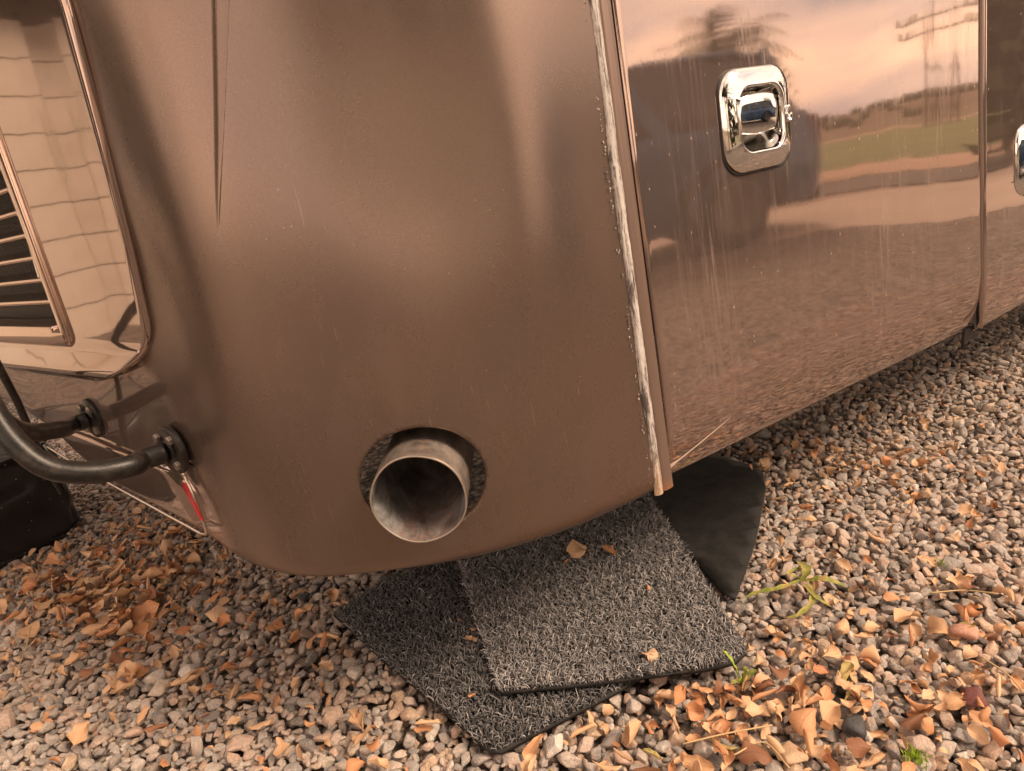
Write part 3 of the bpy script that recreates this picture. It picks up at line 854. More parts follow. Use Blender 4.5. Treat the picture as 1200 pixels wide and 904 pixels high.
for sy in (-1, 1):
    for x0, x1 in ((-1.95, -1.75), (-.95, -.62), (.42, 1.18), (-.1, -.02)):
        zt = 1.5
        V = [(x0, sy * .86, .99), (x0 + .12, sy * .86, .99), (x1 - (.6 if x1 > .9 else 0) + .06, sy * .705, 1.58 if x1 < 1 else 1.56), (x1 - (.6 if x1 > .9 else 0) - .06, sy * .705, 1.58)]
        mesh_obj('window_pillar', V, [(0, 1, 2, 3)], M['blue'], car, smooth=False)
    for wx in (-1.35, 1.38):
        prof = [(.0, -.11), (.18, -.11), (.30, -.10), (.345, -.06), (.345, .06), (.30, .10), (.24, .11), (.0, .08)]
        V = []; n = 32
        for k_ in range(n):
            a = 2 * math.pi * k_ / n
            for r_, y_ in prof: V.append((wx + r_ * math.cos(a), sy * (.82 + y_), .345 + r_ * math.sin(a)))
        w_ = mesh_obj('wheel', V, grid_faces(n, len(prof), closeu=True), M['tyre'], car)
        V = []
        for k_ in range(n):
            a = 2 * math.pi * k_ / n
            r2 = .225 if True else 0
            for r_, y_ in ((.235, .112), (.225, .122), (.20, .112), (.05, .10), (.001, .105)): V.append((wx + r_ * math.cos(a), sy * (.82 + y_), .345 + r_ * math.sin(a)))
        mesh_obj('rim', V, grid_faces(n, 5, closeu=True), M['alloy'], w_)
        arch = [(wx + .42 * math.cos(R(a)), sy * .925, .345 + .42 * math.sin(R(a))) for a in range(-10, 191, 10)]
        tube('wheel_arch', arch, .045, M['tyre'], car, 8)
    box('headlight', 2.0, 2.16, sy * .62 - .14, sy * .62 + .14, .66, .79, M['lampglass'], car, .03)
    box('tail_light', -2.17, -2.05, sy * .70 - .10, sy * .70 + .10, .74, .98, M['taillamp'], car, .02)
    box('wing_mirror', .75, .9, sy * .98 - .08, sy * .98 + .08, 1.0, 1.13, M['blue'], car, .04)
    box('door_handle', -.15, .02, sy * .915 - .02, sy * .915 + .02, .86, .89, M['alloy'], car, .01)
box('grille', 2.12, 2.215, -.42, .42, .50, .68, M['tyre'], car, .02)
box('bumper_guard', -2.21, 2.19, -.70, .70, .26, .40, M['tyre'], car, .05)

# ------------------------------------------------------------------ palm tree and pylon poles (mirrored only)
M['frond'] = Mat('palm_frond', (.10, .11, .035), .7)
M['bark'] = Mat('palm_bark', (.16, .11, .075), .95)
M['wood'] = Mat('weathered_pole', (.12, .09, .07), .9)
palm = empty('palm_tree', (15.2, -2.1, 0)); tag(palm, 'short palm tree standing behind the blue car', 'palm tree')
tube('trunk', [(0, 0, -.02), (.06, 0, 1.0), (.02, .03, 2.0), (0, 0, 2.8)], [.22, .17, .15, .17], M['bark'], palm, 14)
for k_ in range(26):
    az = 2 * math.pi * k_ / 26 + random.uniform(-.1, .1); el = random.uniform(-.2, 1.2); Ln = random.uniform(1.3, 1.8)
    V, F = [], []
    n = 12
    spine = []
    for i in range(n + 1):
        t = i / n; x = Ln * t * math.cos(el * (1 - .4 * t)); z = 2.8 + Ln * t * math.sin(el) - 1.0 * t * t
        spine.append(Vector((x * math.cos(az), x * math.sin(az), z)))
    for i in range(n):
        t = i / n; w_ = .42 * math.sin(math.pi * min(1, t * .9 + .1)) + .05
        d_ = (spine[i + 1] - spine[i]).normalized(); sd_ = d_.cross(Vector((0, 0, 1))).normalized()
        for sg in (-1, 1):
            b = len(V); tip = spine[i] + sd_ * sg * w_ + d_ * w_ * .6 - Vector((0, 0, .35 * w_))
            V += [spine[i] - d_ * .02, spine[i] + d_ * .05, tip]; F.append((b, b + 1, b + 2))
    mesh_obj('frond', V, F, M['frond'], palm, smooth=False)
M['tree_leaf'] = Mat('dark_tree_leaf', (.045, .05, .022), .75)
def reflection_tree(x, y, h, cr_, seed, label, zc=.62):  # unseen trees, added to darken bands of the paint's reflections
    r_ = random.Random(seed); t_ = empty('added_dark_tree', (x, y, -.03)); tag(t_, label, 'tree')
    tube('trunk', [(0, 0, 0), (.08, .05, h * .3), (-.05, .1, h * .6), (0, 0, h * .85)], [.24, .18, .13, .05], M['bark'], t_, 12)
    for k_ in range(7):
        a = k_ * .9; z0 = h * (.35 + .06 * k_)
        tube('limb', catmull([(0, 0, z0), (cr_ * .4 * math.cos(a), cr_ * .4 * math.sin(a), z0 + .5), (cr_ * .8 * math.cos(a), cr_ * .8 * math.sin(a), z0 + .8)], 4), [.09 - .008 * i for i in range(9)], M['bark'], t_, 8)
    cl = [(Vector((r_.gauss(0, .5) * cr_, r_.gauss(0, .5) * cr_, h * zc + r_.gauss(0, .19) * h)), r_.uniform(.35, .75)) for _ in range(34)]
    V, F = [], []
    for _ in range(9000):
        c_, s_ = r_.choice(cl); p = c_ + Vector((r_.gauss(0, s_), r_.gauss(0, s_), r_.gauss(0, s_ * .7)))
        u = Vector((r_.uniform(-1, 1), r_.uniform(-1, 1), r_.uniform(-1, 1))).normalized() * .17; w = u.cross(Vector((r_.uniform(-1, 1), r_.uniform(-1, 1), r_.uniform(-1, 1)))).normalized() * .09
        b = len(V); V += [p - u, p + w, p + u, p - w]; F.append((b, b + 1, b + 2, b + 3))
    mesh_obj('crown', V, F, M['tree_leaf'], t_, smooth=False)
reflection_tree(-7.6, -.5, 4.4, .9, 9, 'added dark leafy tree at far left, for the panel edge reflection', .42)
reflection_tree(11.5, 4.2, 3.6, 1.0, 21, 'added rounded dark tree on the right, for the far door reflection', .5)
reflection_tree(1.9, -6.0, 6.2, 2.3, 5, 'added dark leafy tree behind the viewer, for the panel reflection')
def utility_pole(x, y, h, arms, label):
    p_ = empty('utility_pole', (x, y, 0)); tag(p_, label, 'utility pole', 'power poles beyond the road')
    tube('pole', [(0, 0, -.1), (0, 0, h)], [.11, .08], M['wood'], p_, 12)
    for z in arms:
        box('crossarm', -.05, .05, -1.7, 1.7, z - .06, z + .06, M['wood'], p_)
        for yy in (-1.5, -.9, .9, 1.5):
            tube('insulator', [(0, yy, z + .08), (0, yy, z + .45)], [.13, .09], M['wood'], p_, 8)
utility_pole(58, 3.4, 9.3, (5.7, 6.6), 'tall wooden power pole with two crossarms, nearer the field edge')
utility_pole(96, 9.6, 8.0, (7.3,), 'shorter distant power pole with a single crossarm')

# ------------------------------------------------------------------ loose gravel
def rock_mesh(name, seed, mat):
    r_ = np.random.default_rng(seed)
    bm = bmesh.new(); bmesh.ops.create_icosphere(bm, subdivisions=3, radius=1)
    v = np.array([x.co[:] for x in bm.verts])
    for k_ in range(r_.integers(10, 18)):
        n = r_.normal(size=3); n /= np.linalg.norm(n); d = r_.uniform(.45, .80)
        e_ = v @ n - d; v = v - np.outer(np.clip(e_, 0, None) * .97, n)
    n1 = sum(np.sin(v @ (r_.normal(size=3) * 3) + r_.uniform(0, 6)) for _ in range(3))
    v *= (1 + .035 * n1)[:, None]
    v *= np.array([1, r_.uniform(.62, .85), r_.uniform(.45, .66)])
    v /= np.abs(v[:, 0]).max()
    for x, p in zip(bm.verts, v): x.co = p
    me = bpy.data.meshes.new(name); bm.to_mesh(me); bm.free()
    me.polygons.foreach_set('use_smooth', [True] * len(me.polygons)); me.materials.append(mat.m)
    return me
def stone_mat(name, inst=True):
    q = Mat(name, rough=.82)
    if inst:
        at = q.n.new('ShaderNodeAttribute'); at.attribute_type = 'INSTANCER'; at.attribute_name = 'rnd'; f = at.outputs['Fac']
        at2 = q.n.new('ShaderNodeAttribute'); at2.attribute_type = 'INSTANCER'; at2.attribute_name = 'rnd2'; f2 = at2.outputs['Fac']
    else:
        oi = q.n.new('ShaderNodeObjectInfo'); f = oi.outputs['Random']; f2 = oi.outputs['Random']
    c = q.ramp(f, [(0, (.22, .20, .19)), (.08, (.36, .33, .315)), (.26, (.49, .445, .42)), (.46, (.60, .53, .48)), (.62, (.68, .555, .48)), (.74, (.70, .49, .38)), (.84, (.70, .51, .36)), (.93, (.74, .65, .57)), (1, (.82, .75, .69))])
    co = q.n.new('ShaderNodeTexCoord').outputs['Object']
    ad = q.n.new('ShaderNodeVectorMath'); ad.operation = 'ADD'; q.l.new(co, ad.inputs[0])
    cb = q.n.new('ShaderNodeCombineXYZ'); q.l.new(q.math('MULTIPLY', f, 50.), cb.inputs[0]); q.l.new(q.math('MULTIPLY', f2, 37.), cb.inputs[1]); q.l.new(cb.outputs[0], ad.inputs[1])
    p = ad.outputs[0]
    s1 = q.noise(p, 3.2, 5, .75); s2_ = q.noise(p, 1.3, 3, .5); s3 = q.noise(p, 6.5, 4, .7); s4 = q.noise(p, 9, 4, .7)
    c = q.mix(q.rng(s1, .42, .60, 0, .65), c, q.mix(.5, c, (.06, .055, .05)))
    c = q.mix(q.rng(s3, .54, .66, 0, .55), c, (.76, .68, .62))
    c = q.mix(q.rng(s4, .56, .66, 0, .55), c, (.08, .075, .07))
    c = q.mix(q.rng(s2_, .48, .70, 0, .5), c, (.62, .40, .29))
    q.set('Base Color', c); q.bump(s1, .5, .14)
    return q
M['stone'] = stone_mat('gravel_stone')
vis = lambda: None
HX = np.array([fwd.x, fwd.y, fwd.z]); RX = np.array(right); UX = np.array(up)
cx_ = np.array([0, 0, EYE])
side_n = np.array([SN[0], SN[1]])
def under_depth(x, y):
    """how far a ground point lies behind the skirt line (positive = beneath the motorhome)"""
    d_side = -((x - S0[0]) * SN[0] + (y - S0[1]) * SN[1])
    d_front = y - .81
    return d_side
CQs = CQ[::8]; CNs = CN[::8]
def inside(x, y):
    ds = -((x - S0[0]) * SN[0] + (y - S0[1]) * SN[1])
    i = np.argmin((CQs[:, 0] - x) ** 2 + (CQs[:, 1] - y) ** 2)
    dr = -((x - CQs[i, 0]) * CNs[i, 0] + (y - CQs[i, 1]) * CNs[i, 1])
    return min(ds, dr) if x < .6 else ds
# dart throwing with a cell grid
X0, X1, Y0, Y1 = -3.1, 3.0, .38, 3.6
cell = .021; gw, gh_ = int((X1 - X0) / cell) + 1, int((Y1 - Y0) / cell) + 1
grid = [[] for _ in range(gw * gh_)]
pts = []
def region_ok(x, y):
    v = (x, y, -EYE); z = y * fwd.y + EYE * .2890318
    px = 600 + 830 * (x * right.x + y * right.y - EYE * right.z) / z; py = 452 - 830 * (x * up.x + y * up.y - EYE * up.z) / z
    mirrored = x > .4
    if not mirrored and not (-330 < px < 1500 and 250 < py < 1150): return False
    if mirrored and (px > 2600 or py > 1400): return False
    return inside(x, y) < .55
classes = [(.0142, 8000), (.0112, 26000), (.0087, 90000), (.0065, 90000), (.0050, 60000)]
for rad, tries in classes:
    xs = rng.uniform(X0, X1, tries); ys = rng.uniform(Y0, Y1, tries); rr = rad * rng.uniform(.9, 1.12, tries)
    for x, y, r_ in zip(xs.tolist(), ys.tolist(), rr.tolist()):
        gx, gy = int((x - X0) / cell), int((y - Y0) / cell)
        ok = True
        for ix in range(max(0, gx - 1), min(gw, gx + 2)):
            for iy in range(max(0, gy - 1), min(gh_, gy + 2)):
                for (ax_, ay_, ar) in grid[ix * gh_ + iy]:
                    dd = r_ + ar; dx = x - ax_; dy = y - ay_
                    if dx * dx + dy * dy < dd * dd * .56: ok = False; break
                if not ok: break
            if not ok: break
        if ok:
            if not region_ok(x, y): continue
            grid[gx * gh_ + gy].append((x, y, r_)); pts.append((x, y, r_))
pts = np.array(pts)
n1_ = len(pts)
# second, sunken layer fills the gaps
low = pts[:, :2] + rng.normal(0, .012, (n1_, 2))
P3 = np.zeros((2 * n1_, 3)); P3[:n1_, :2] = pts[:, :2]; P3[:n1_, 2] = -.010 + pts[:, 2] * .42 + rng.uniform(-.003, .004, n1_)
P3[n1_:, :2] = low; P3[n1_:, 2] = -.0145
rad_ = np.r_[pts[:, 2], rng.uniform(.0085, .0125, n1_)]
N_ = 2 * n1_
scl = (rad_[:, None] * 1.16) * rng.uniform(.88, 1.15, (N_, 3))
rot = np.stack([rng.normal(0, .42, N_), rng.normal(0, .42, N_), rng.uniform(0, 6.28, N_)], 1)
print('stones', N_)
src = bpy.data.collections.new('stone_shapes')
NV = 16
for k_ in range(NV):
    src.objects.link(bpy.data.objects.new('stone_shape', rock_mesh('stone_shape', 100 + k_, M['stone'])))
def point_cloud(name, P, attrs):
    me = bpy.data.meshes.new(name); me.vertices.add(len(P)); me.vertices.foreach_set('co', np.asarray(P, np.float32).ravel())
    for nm, ty, arr in attrs:
        a = me.attributes.new(nm, ty, 'POINT')
        if ty == 'FLOAT_VECTOR': a.data.foreach_set('vector', np.asarray(arr, np.float32).ravel())
        else: a.data.foreach_set('value', np.asarray(arr).ravel())
    me.update(); return link(name, me)
def instancer(o, coll, nm):
    ng = bpy.data.node_groups.new(nm, 'GeometryNodeTree')
    ng.interface.new_socket('Geometry', in_out='INPUT', socket_type='NodeSocketGeometry')
    ng.interface.new_socket('Geometry', in_out='OUTPUT', socket_type='NodeSocketGeometry')
    n, l = ng.nodes, ng.links
    gi, go = n.new('NodeGroupInput'), n.new('NodeGroupOutput')
    ci = n.new('GeometryNodeCollectionInfo'); ci.inputs['Collection'].default_value = coll
    ci.inputs['Separate Children'].default_value = True; ci.inputs['Reset Children'].default_value = True
    ip = n.new('GeometryNodeInstanceOnPoints'); ip.inputs['Pick Instance'].default_value = True
    def at(name_, ty):
        a = n.new('GeometryNodeInputNamedAttribute'); a.data_type = ty; a.inputs['Name'].default_value = name_; return a.outputs['Attribute']
    l.new(gi.outputs[0], ip.inputs['Points']); l.new(ci.outputs[0], ip.inputs['Instance'])
    l.new(at('pick', 'INT'), ip.inputs['Instance Index'])
    l.new(at('rot', 'FLOAT_VECTOR'), ip.inputs['Rotation']); l.new(at('scl', 'FLOAT_VECTOR'), ip.inputs['Scale'])
    l.new(ip.outputs[0], go.inputs[0])
    md = o.modifiers.new('scatter', 'NODES'); md.node_group = ng
gr = point_cloud('gravel', P3, [('rot', 'FLOAT_VECTOR', rot), ('scl', 'FLOAT_VECTOR', scl), ('pick', 'INT', rng.integers(0, NV, N_).astype(np.int32)),
     ('rnd', 'FLOAT', rng.random(N_).astype(np.float32)), ('rnd2', 'FLOAT', rng.random(N_).astype(np.float32))])
instancer(gr, src, 'gravel_scatter')
tag(gr, 'loose rounded grey, tan and pinkish gravel stones covering the ground', 'gravel', kind='stuff')

# single stones that stand out
def ground_px(px, py, z=0.0):
    x, y = (px - 600) / 830, (py - 452) / 830
    v = fwd + right * x - up * y
    t = (z - EYE) / v.z; return Vector((v.x * t, v.y * t, z))
M['maroon'] = Mat('maroon_stone', (.16, .055, .05), .6); M['tanstone'] = Mat('tan_stone', (.50, .34, .22), .75); M['palest'] = Mat('pale_stone', (.66, .60, .55), .8); M['charst'] = Mat('charcoal_stone', (.07, .07, .075), .7); M['pinkst'] = Mat('pink_stone', (.55, .30, .22), .8)
for px, py, s_, mt, lab in ((1138, 818, .022, 'maroon', 'smooth dark maroon oval stone near the bottom right corner'), (928, 886, .024, 'tanstone', 'large tan oval pebble below the leaf pile at the mat'),
        (1085, 578, .018, 'tanstone', 'pale orange oval pebble out on the open gravel right of the rubber mat'), (1003, 855, .024, 'charst', 'angular charcoal stone among the leaves at lower right'),
        (650, 872, .021, 'palest', 'pale speckled stone by the mat front edge'), (222, 788, .024, 'palest', 'pale chunky stone beside the brown leaves bottom left'),
        (1130, 742, .023, 'pinkst', 'pinkish angular stone on the right side gravel'), (355, 700, .017, 'charst', 'small dark stone just below the panel lip')):
    o = link('pebble', rock_mesh('pebble', int(px), M[mt])); o.location = ground_px(px, py, .008); o.scale = (s_,) * 3
    M[mt].b.inputs['Roughness'].default_value = .7
    o.rotation_euler = (.2, .1, random.uniform(0, 3)); tag(o, lab, 'stone', 'stones that stand out from the gravel')
for k_ in ('maroon', 'tanstone', 'palest', 'charst', 'pinkst'):
    q = M[k_]; co = q.coord(); c = tuple(q.b.inputs['Base Color'].default_value)[:3]
    q.set('Base Color', q.mix(q.rng(q.noise(co, 6, 5, .7), .4, .65, 0, .5), c, tuple(v * .45 for v in c))); q.bump(q.noise(co, 9, 4), .25, .1)

# ------------------------------------------------------------------ mats
q = Mat('mat_fibre', rough=.6)
at = q.n.new('ShaderNodeAttribute'); at.attribute_name = 'tone'
q.set('Base Color', q.ramp(at.outputs['Fac'], [(0, (.04, .04, .043)), (.45, (.15, .145, .148)), (.8, (.36, .34, .342)), (1, (.52, .49, .48))])); M['fibre'] = q
q = Mat('mat_backing', (.03, .028, .027), .7, spec=.3); co = q.coord(); n_ = q.noise(co, 30, 6, .65)
q.set('Base Color', q.ramp(n_, [(.35, (.009, .009, .009)), (.7, (.026, .024, .023))])); q.bump(q.noise(co, 240, 3), .3, .003); M['backing'] = q
def poly_inside(P, poly):
    x, y = P[:, 0], P[:, 1]; ins = np.zeros(len(P), bool); n = len(poly)
    for i in range(n):
        (x1, y1), (x2, y2) = poly[i], poly[(i + 1) % n]
        c_ = ((y1 > y) != (y2 > y)) & (x < (x2 - x1) * (y - y1) / (y2 - y1 + 1e-12) + x1); ins ^= c_
    return ins
def seg_dist(P, poly):
    d = np.full(len(P), 9.)
    for i in range(len(poly)):
        a, b = np.array(poly[i]), np.array(poly[(i + 1) % len(poly)]); ab = b - a
        t = np.clip(((P - a) @ ab) / (ab @ ab), 0, 1); d = np.minimum(d, np.linalg.norm(P - (a + t[:, None] * ab), axis=1))
    return d
def slab(name, poly, zfun, th, mat, parent, step=.02):
    # triangulated sheet following zfun
    bm = bmesh.new()
    dense = []
    for i in range(len(poly)):
        a, b = Vector(poly[i]), Vector(poly[(i + 1) % len(poly)]); n = max(1, int((b - a).length / step))
        for k_ in range(n): dense.append(a.lerp(b, k_ / n))
    f = bm.faces.new([bm.verts.new((p.x, p.y, 0)) for p in dense])
    xs = [p.x for p in dense]; ys = [p.y for p in dense]
    for x in np.arange(min(xs) + step, max(xs), step * 2): bmesh.ops.bisect_plane(bm, geom=bm.verts[:] + bm.edges[:] + bm.faces[:], plane_co=(x, 0, 0), plane_no=(1, 0, 0))
    for y in np.arange(min(ys) + step, max(ys), step * 2): bmesh.ops.bisect_plane(bm, geom=bm.verts[:] + bm.edges[:] + bm.faces[:], plane_co=(0, y, 0), plane_no=(0, 1, 0))
    for v in bm.verts: v.co.z = zfun(v.co.x, v.co.y)
    bm.normal_update()
    if sum(f.normal.z for f in bm.faces) < 0: bmesh.ops.reverse_faces(bm, faces=bm.faces[:])
    me = bpy.data.meshes.new(name); bm.to_mesh(me); bm.free(); me.materials.append(mat.m)
    me.polygons.foreach_set('use_smooth', [True] * len(me.polygons))
    o = link(name, me, parent); s_ = o.modifiers.new('thickness', 'SOLIDIFY'); s_.thickness = th; s_.offset = -1
    return o
def fibres(name, poly, zfun, spacing, parent, cull=None, tm=.58):
    xs = [p[0] for p in poly]; ys = [p[1] for p in poly]
    gx, gy = np.meshgrid(np.arange(min(xs), max(xs), spacing), np.arange(min(ys), max(ys), spacing))
    P = np.stack([gx.ravel(), gy.ravel()], 1) + rng.normal(0, spacing * .4, (gx.size, 2))
    P = P[poly_inside(P, poly)]
    if cull is not None: P = P[~cull(P)]
    n = len(P); z = np.array([zfun(x, y) for x, y in P])
    ed = seg_dist(P, poly)
    nr, ns = 4, 3
    az = rng.uniform(0, 2 * np.pi, n); ln = rng.uniform(.009, .018, n); lean = rng.uniform(.5, 1.35, n); bend = rng.normal(0, 1.1, n); rr = rng.uniform(.0006, .00105, n)
    V = np.zeros((n, nr, ns, 3)); pos = np.stack([P[:, 0], P[:, 1], z + .0002], 1); a_ = az.copy(); tilt = lean * .45
    for k_ in range(nr):
        d = np.stack([np.sin(tilt) * np.cos(a_), np.sin(tilt) * np.sin(a_), np.cos(tilt)], 1)
        h = np.cross(d, np.array([.3, .2, .93])); h /= np.linalg.norm(h, axis=1)[:, None] + 1e-9; g = np.cross(d, h)
        w_ = rr * (1, 1.05, .95, .45)[k_]
        for j in range(ns):
            an = 2 * np.pi * j / ns; V[:, k_, j] = pos + (h * math.cos(an) + g * math.sin(an)) * w_[:, None]
        pos = pos + d * (ln / (nr - 1))[:, None]; tilt = tilt + lean * .45; a_ = a_ + bend * .5
    base = np.arange(n) * nr * ns; F = []
    loc = [(k_ * ns + j, k_ * ns + (j + 1) % ns, (k_ + 1) * ns + (j + 1) % ns, (k_ + 1) * ns + j) for k_ in range(nr - 1) for j in range(ns)]
    loc = np.array(loc); Fq = (base[:, None, None] + loc[None]).reshape(-1, 4)
    me = bpy.data.meshes.new(name); nvv = n * nr * ns
    me.vertices.add(nvv); me.vertices.foreach_set('co', V.astype(np.float32).ravel())
    me.loops.add(len(Fq) * 4); me.loops.foreach_set('vertex_index', Fq.astype(np.int32).ravel())
    me.polygons.add(len(Fq)); me.polygons.foreach_set('loop_start', (np.arange(len(Fq)) * 4).astype(np.int32)); 
    me.update(calc_edges=True); me.validate()
    tone = np.clip(rng.normal(tm, .23, n), 0, 1)
    a = me.attributes.new('tone', 'FLOAT', 'POINT'); a.data.foreach_set('value', np.repeat(tone, nr * ns).astype(np.float32))
    me.polygons.foreach_set('use_smooth', [True] * len(me.polygons)); me.materials.append(M['fibre'].m)
    o = link(name, me, parent); tag(o, kind='stuff'); print(name, n); return o
top_poly = [(-.103, .916), (.0, .908), (.12, .900), (.22, .893), (.262, .897), (.285, .915), (.291, .95), (.288, 1.05), (.283, 1.2), (.272, 1.38), (.265, 1.56), (.06, 1.58), (-.22, 1.55), (-.185, 1.38), (-.15, 1.18), (-.12, 1.0)]
low_poly = [(-.107, .822), (-.02, .858), (.08, .902), (.17, .945), (.20, 1.0), (.02, 1.40), (-.08, 1.52), (-.20, 1.45), (-.33, 1.345), (-.435, 1.25), (-.36, 1.145), (-.22, .955), (-.125, .828)]
def z_low(x, y): return .0165 + .003 * math.sin(x * 17 + 1) * math.sin(y * 11)
def z_top(x, y):
    l_ = 0
    return .030 + .0035 * math.sin(x * 13 + y * 4) + .003 * math.sin(y * 9 + 1) - .006 * sstep(np.float64(x), .12, .28) + .006 * float(1 - sstep(np.float64(y), .90, 1.02))
mt1 = empty('floor_mat', (0, 1.2, .03)); tag(mt1, 'grey looped floor mat on top, its front edge straight and lifted', 'floor mat', 'fibre floor mats under the corner')
mt2 = empty('floor_mat', (-.1, 1.15, .015)); tag(mt2, 'dirty grey floor mat with painted shade, lying skewed underneath the other, corner towards the camera', 'floor mat', 'fibre floor mats under the corner')
def rel(e_): return e_
for e_, poly, zf, sp_, cull in ((mt1, top_poly, z_top, .0035, None), (mt2, low_poly, z_low, .0038, lambda P: poly_inside(P, top_poly) & (seg_dist(P, top_poly) > .03))):
    e_.location = (0, 0, 0)
    slab('mat_backing', poly, zf, .006, M['backing'], e_)
    fibres('fibre_pile', poly, zf, sp_, e_, cull, .62 if cull is None else .40)  # lower pile's darker tone holds painted shade as well as dirt
rub_px = [(700, 548), (760, 520), (852, 549), (884, 558), (895, 567), (898, 583), (886, 640), (872, 684), (862, 711), (850, 706), (820, 670), (790, 640), (740, 610)]
rub_poly = [tuple(ground_px(*p_)[:2]) for p_ in rub_px]
def z_rub(x, y): return .020 + .004 * math.sin(x * 14) + .005 * math.sin(y * 7 + x * 5)
rb = empty('rubber_mat', (0, 0, 0)); tag(rb, 'plain black rubber mat lying face down beside the fibre mats', 'rubber mat')
slab('mat_sheet', rub_poly, z_rub, .007, M['backing'], rb)
# frayed pale fibres along its edge
parts = []
for i in range(3, 9):
    a, b = Vector(rub_poly[i]), Vector(rub_poly[i + 1])
    for k_ in range(int((b - a).length / .0022)):
        p = a.lerp(b, random.random()); n_ = Vector(((b - a).y, -(b - a).x)).normalized() * (-1)
        z = z_rub(p.x, p.y) - .004
        c_ = Vector((p.x, p.y, z)); 
        if (Vector(np.mean(rub_poly, axis=0)) - p).dot(n_) > 0: n_ = -n_
        q2 = c_ + Vector((n_.x, n_.y, 0)) * random.uniform(.002, .005) + Vector((random.gauss(0, .002), random.gauss(0, .002), random.uniform(-.002, .002)))
        parts.append(tube_geo([c_, q2], [.0006, .0003], 3, False))
V, F = join_geo(parts); tag(mesh_obj('frayed_edge', V, F, Mat('frayed_fibre', (.36, .28, .24), .8), rb), kind='stuff')

# ------------------------------------------------------------------ dead leaves
def leaf_mat(name, c1, c2, c3):
    q = Mat(name, rough=.55); co = q.coord()
    oi = q.n.new('ShaderNodeObjectInfo').outputs['Random']
    n1 = q.noise(co, 90, 4, .6); n2 = q.noise(co, 30, 2, .5)
    c = q.mix(oi, c1, c2)
    c = q.mix(q.rng(n1, .52, .72, 0, .75), c, c3)
    c = q.mix(q.rng(n2, .40, .62, 0, .4), c, tuple(v * .6 for v in c1))
    xy = q.sep(co); vy = q.math('ABSOLUTE', xy[1]); ve = q.math('ABSOLUTE', q.math('SINE', q.math('ADD', q.math('MULTIPLY', xy[0], 42.), q.math('MULTIPLY', vy, -38.))))
    c = q.mix(q.rng(ve, .14, .0, 0, .35), c, tuple(min(1, v * 1.25) for v in c2)); c = q.mix(q.rng(vy, .018, .006, 0, .6), c, c3)
    q.set('Base Color', c); q.bump(q.noise(co, 260, 3), .3, .002)
    q.b.inputs['Subsurface Weight'].default_value = .0
    return q
LM = [('tan', leaf_mat('leaf_tan', (.60, .36, .20), (.68, .46, .29), (.42, .21, .10))),
      ('orange brown', leaf_mat('leaf_orange', (.54, .24, .11), (.62, .34, .18), (.32, .13, .06))),
      ('yellow olive', leaf_mat('leaf_olive', (.42, .33, .11), (.50, .40, .17), (.24, .16, .05))),
      ('dark brown', leaf_mat('leaf_dark', (.20, .085, .04), (.28, .12, .06), (.12, .05, .03)))]
def leaf_mesh(seed, curl, fold, mat, wf=.5):
    r_ = np.random.default_rng(seed); nu, nv = 15, 9; V = []
    tw = r_.normal(0, .9); bl = r_.normal(0, 1.1); ph = r_.uniform(0, 6, 4); asym = r_.uniform(.7, 1.25); roll = r_.normal(0, .35)
    for i in range(nu):
        t = i / (nu - 1); w = wf * math.sin(math.pi * t ** .9) ** .6 * .5
        if i == 0 or i == nu - 1: w = .02
        cu = curl * (.75 + .5 * math.sin(t * 3 + ph[0]))
        for j in range(nv):
            v = 2 * j / (nv - 1) - 1; a = v * cu + roll; wv = w * (1 + .10 * math.sin(t * 14 + ph[1]) * abs(v)) * (asym if v > 0 else 1)
            y = wv * (math.sin(a) - math.sin(roll)) / max(cu, .25)
            z = wv * (math.cos(roll) - math.cos(a)) / max(cu, .25) + abs(v) * wv * fold
            z += .035 * math.sin(t * 9 + ph[2] + v * 2) * abs(v) ** 1.5 + .02 * math.sin(t * 21 + ph[3]) * abs(v) ** 3
            x = t - .5; b_ = bl * x
            x2, z2 = (math.sin(b_) / bl if abs(bl) > .05 else x), (1 - math.cos(b_)) / (bl if abs(bl) > .05 else 1)
            an = tw * x; y, z = y * math.cos(an) - z * math.sin(an), y * math.sin(an) + z * math.cos(an)
            V.append((x2, y, z + z2))
    F = grid_faces(nu, nv)
    b = len(V); m0 = V[nv // 2]; V += [(m0[0], m0[1] + .008, m0[2]), (m0[0], m0[1] - .008, m0[2]), (m0[0] - .15, m0[1] + .004, m0[2] + .03), (m0[0] - .15, m0[1] - .004, m0[2] + .03)]; F.append((b, b + 1, b + 3, b + 2))
    me = bpy.data.meshes.new('leaf'); me.from_pydata(V, [], F); me.materials.append(mat.m)
    me.polygons.foreach_set('use_smooth', [True] * len(F)); me.update(); return me
STATE = [('tightly curled', 3.0, .0), ('half curled', 2.2, .1), ('gently cupped', 1.3, .25), ('nearly flat', .45, .12)]
LB = {}
for ci, (cn, mt) in enumerate(LM):
    for si, (sn, cu, fo) in enumerate(STATE):
        for v_ in range(3): LB[ci, si, v_] = leaf_mesh(ci * 40 + si * 7 + v_, cu + .25 * v_, fo, mt, random.uniform(.58, .90))
count = [0]; LEAVES = []
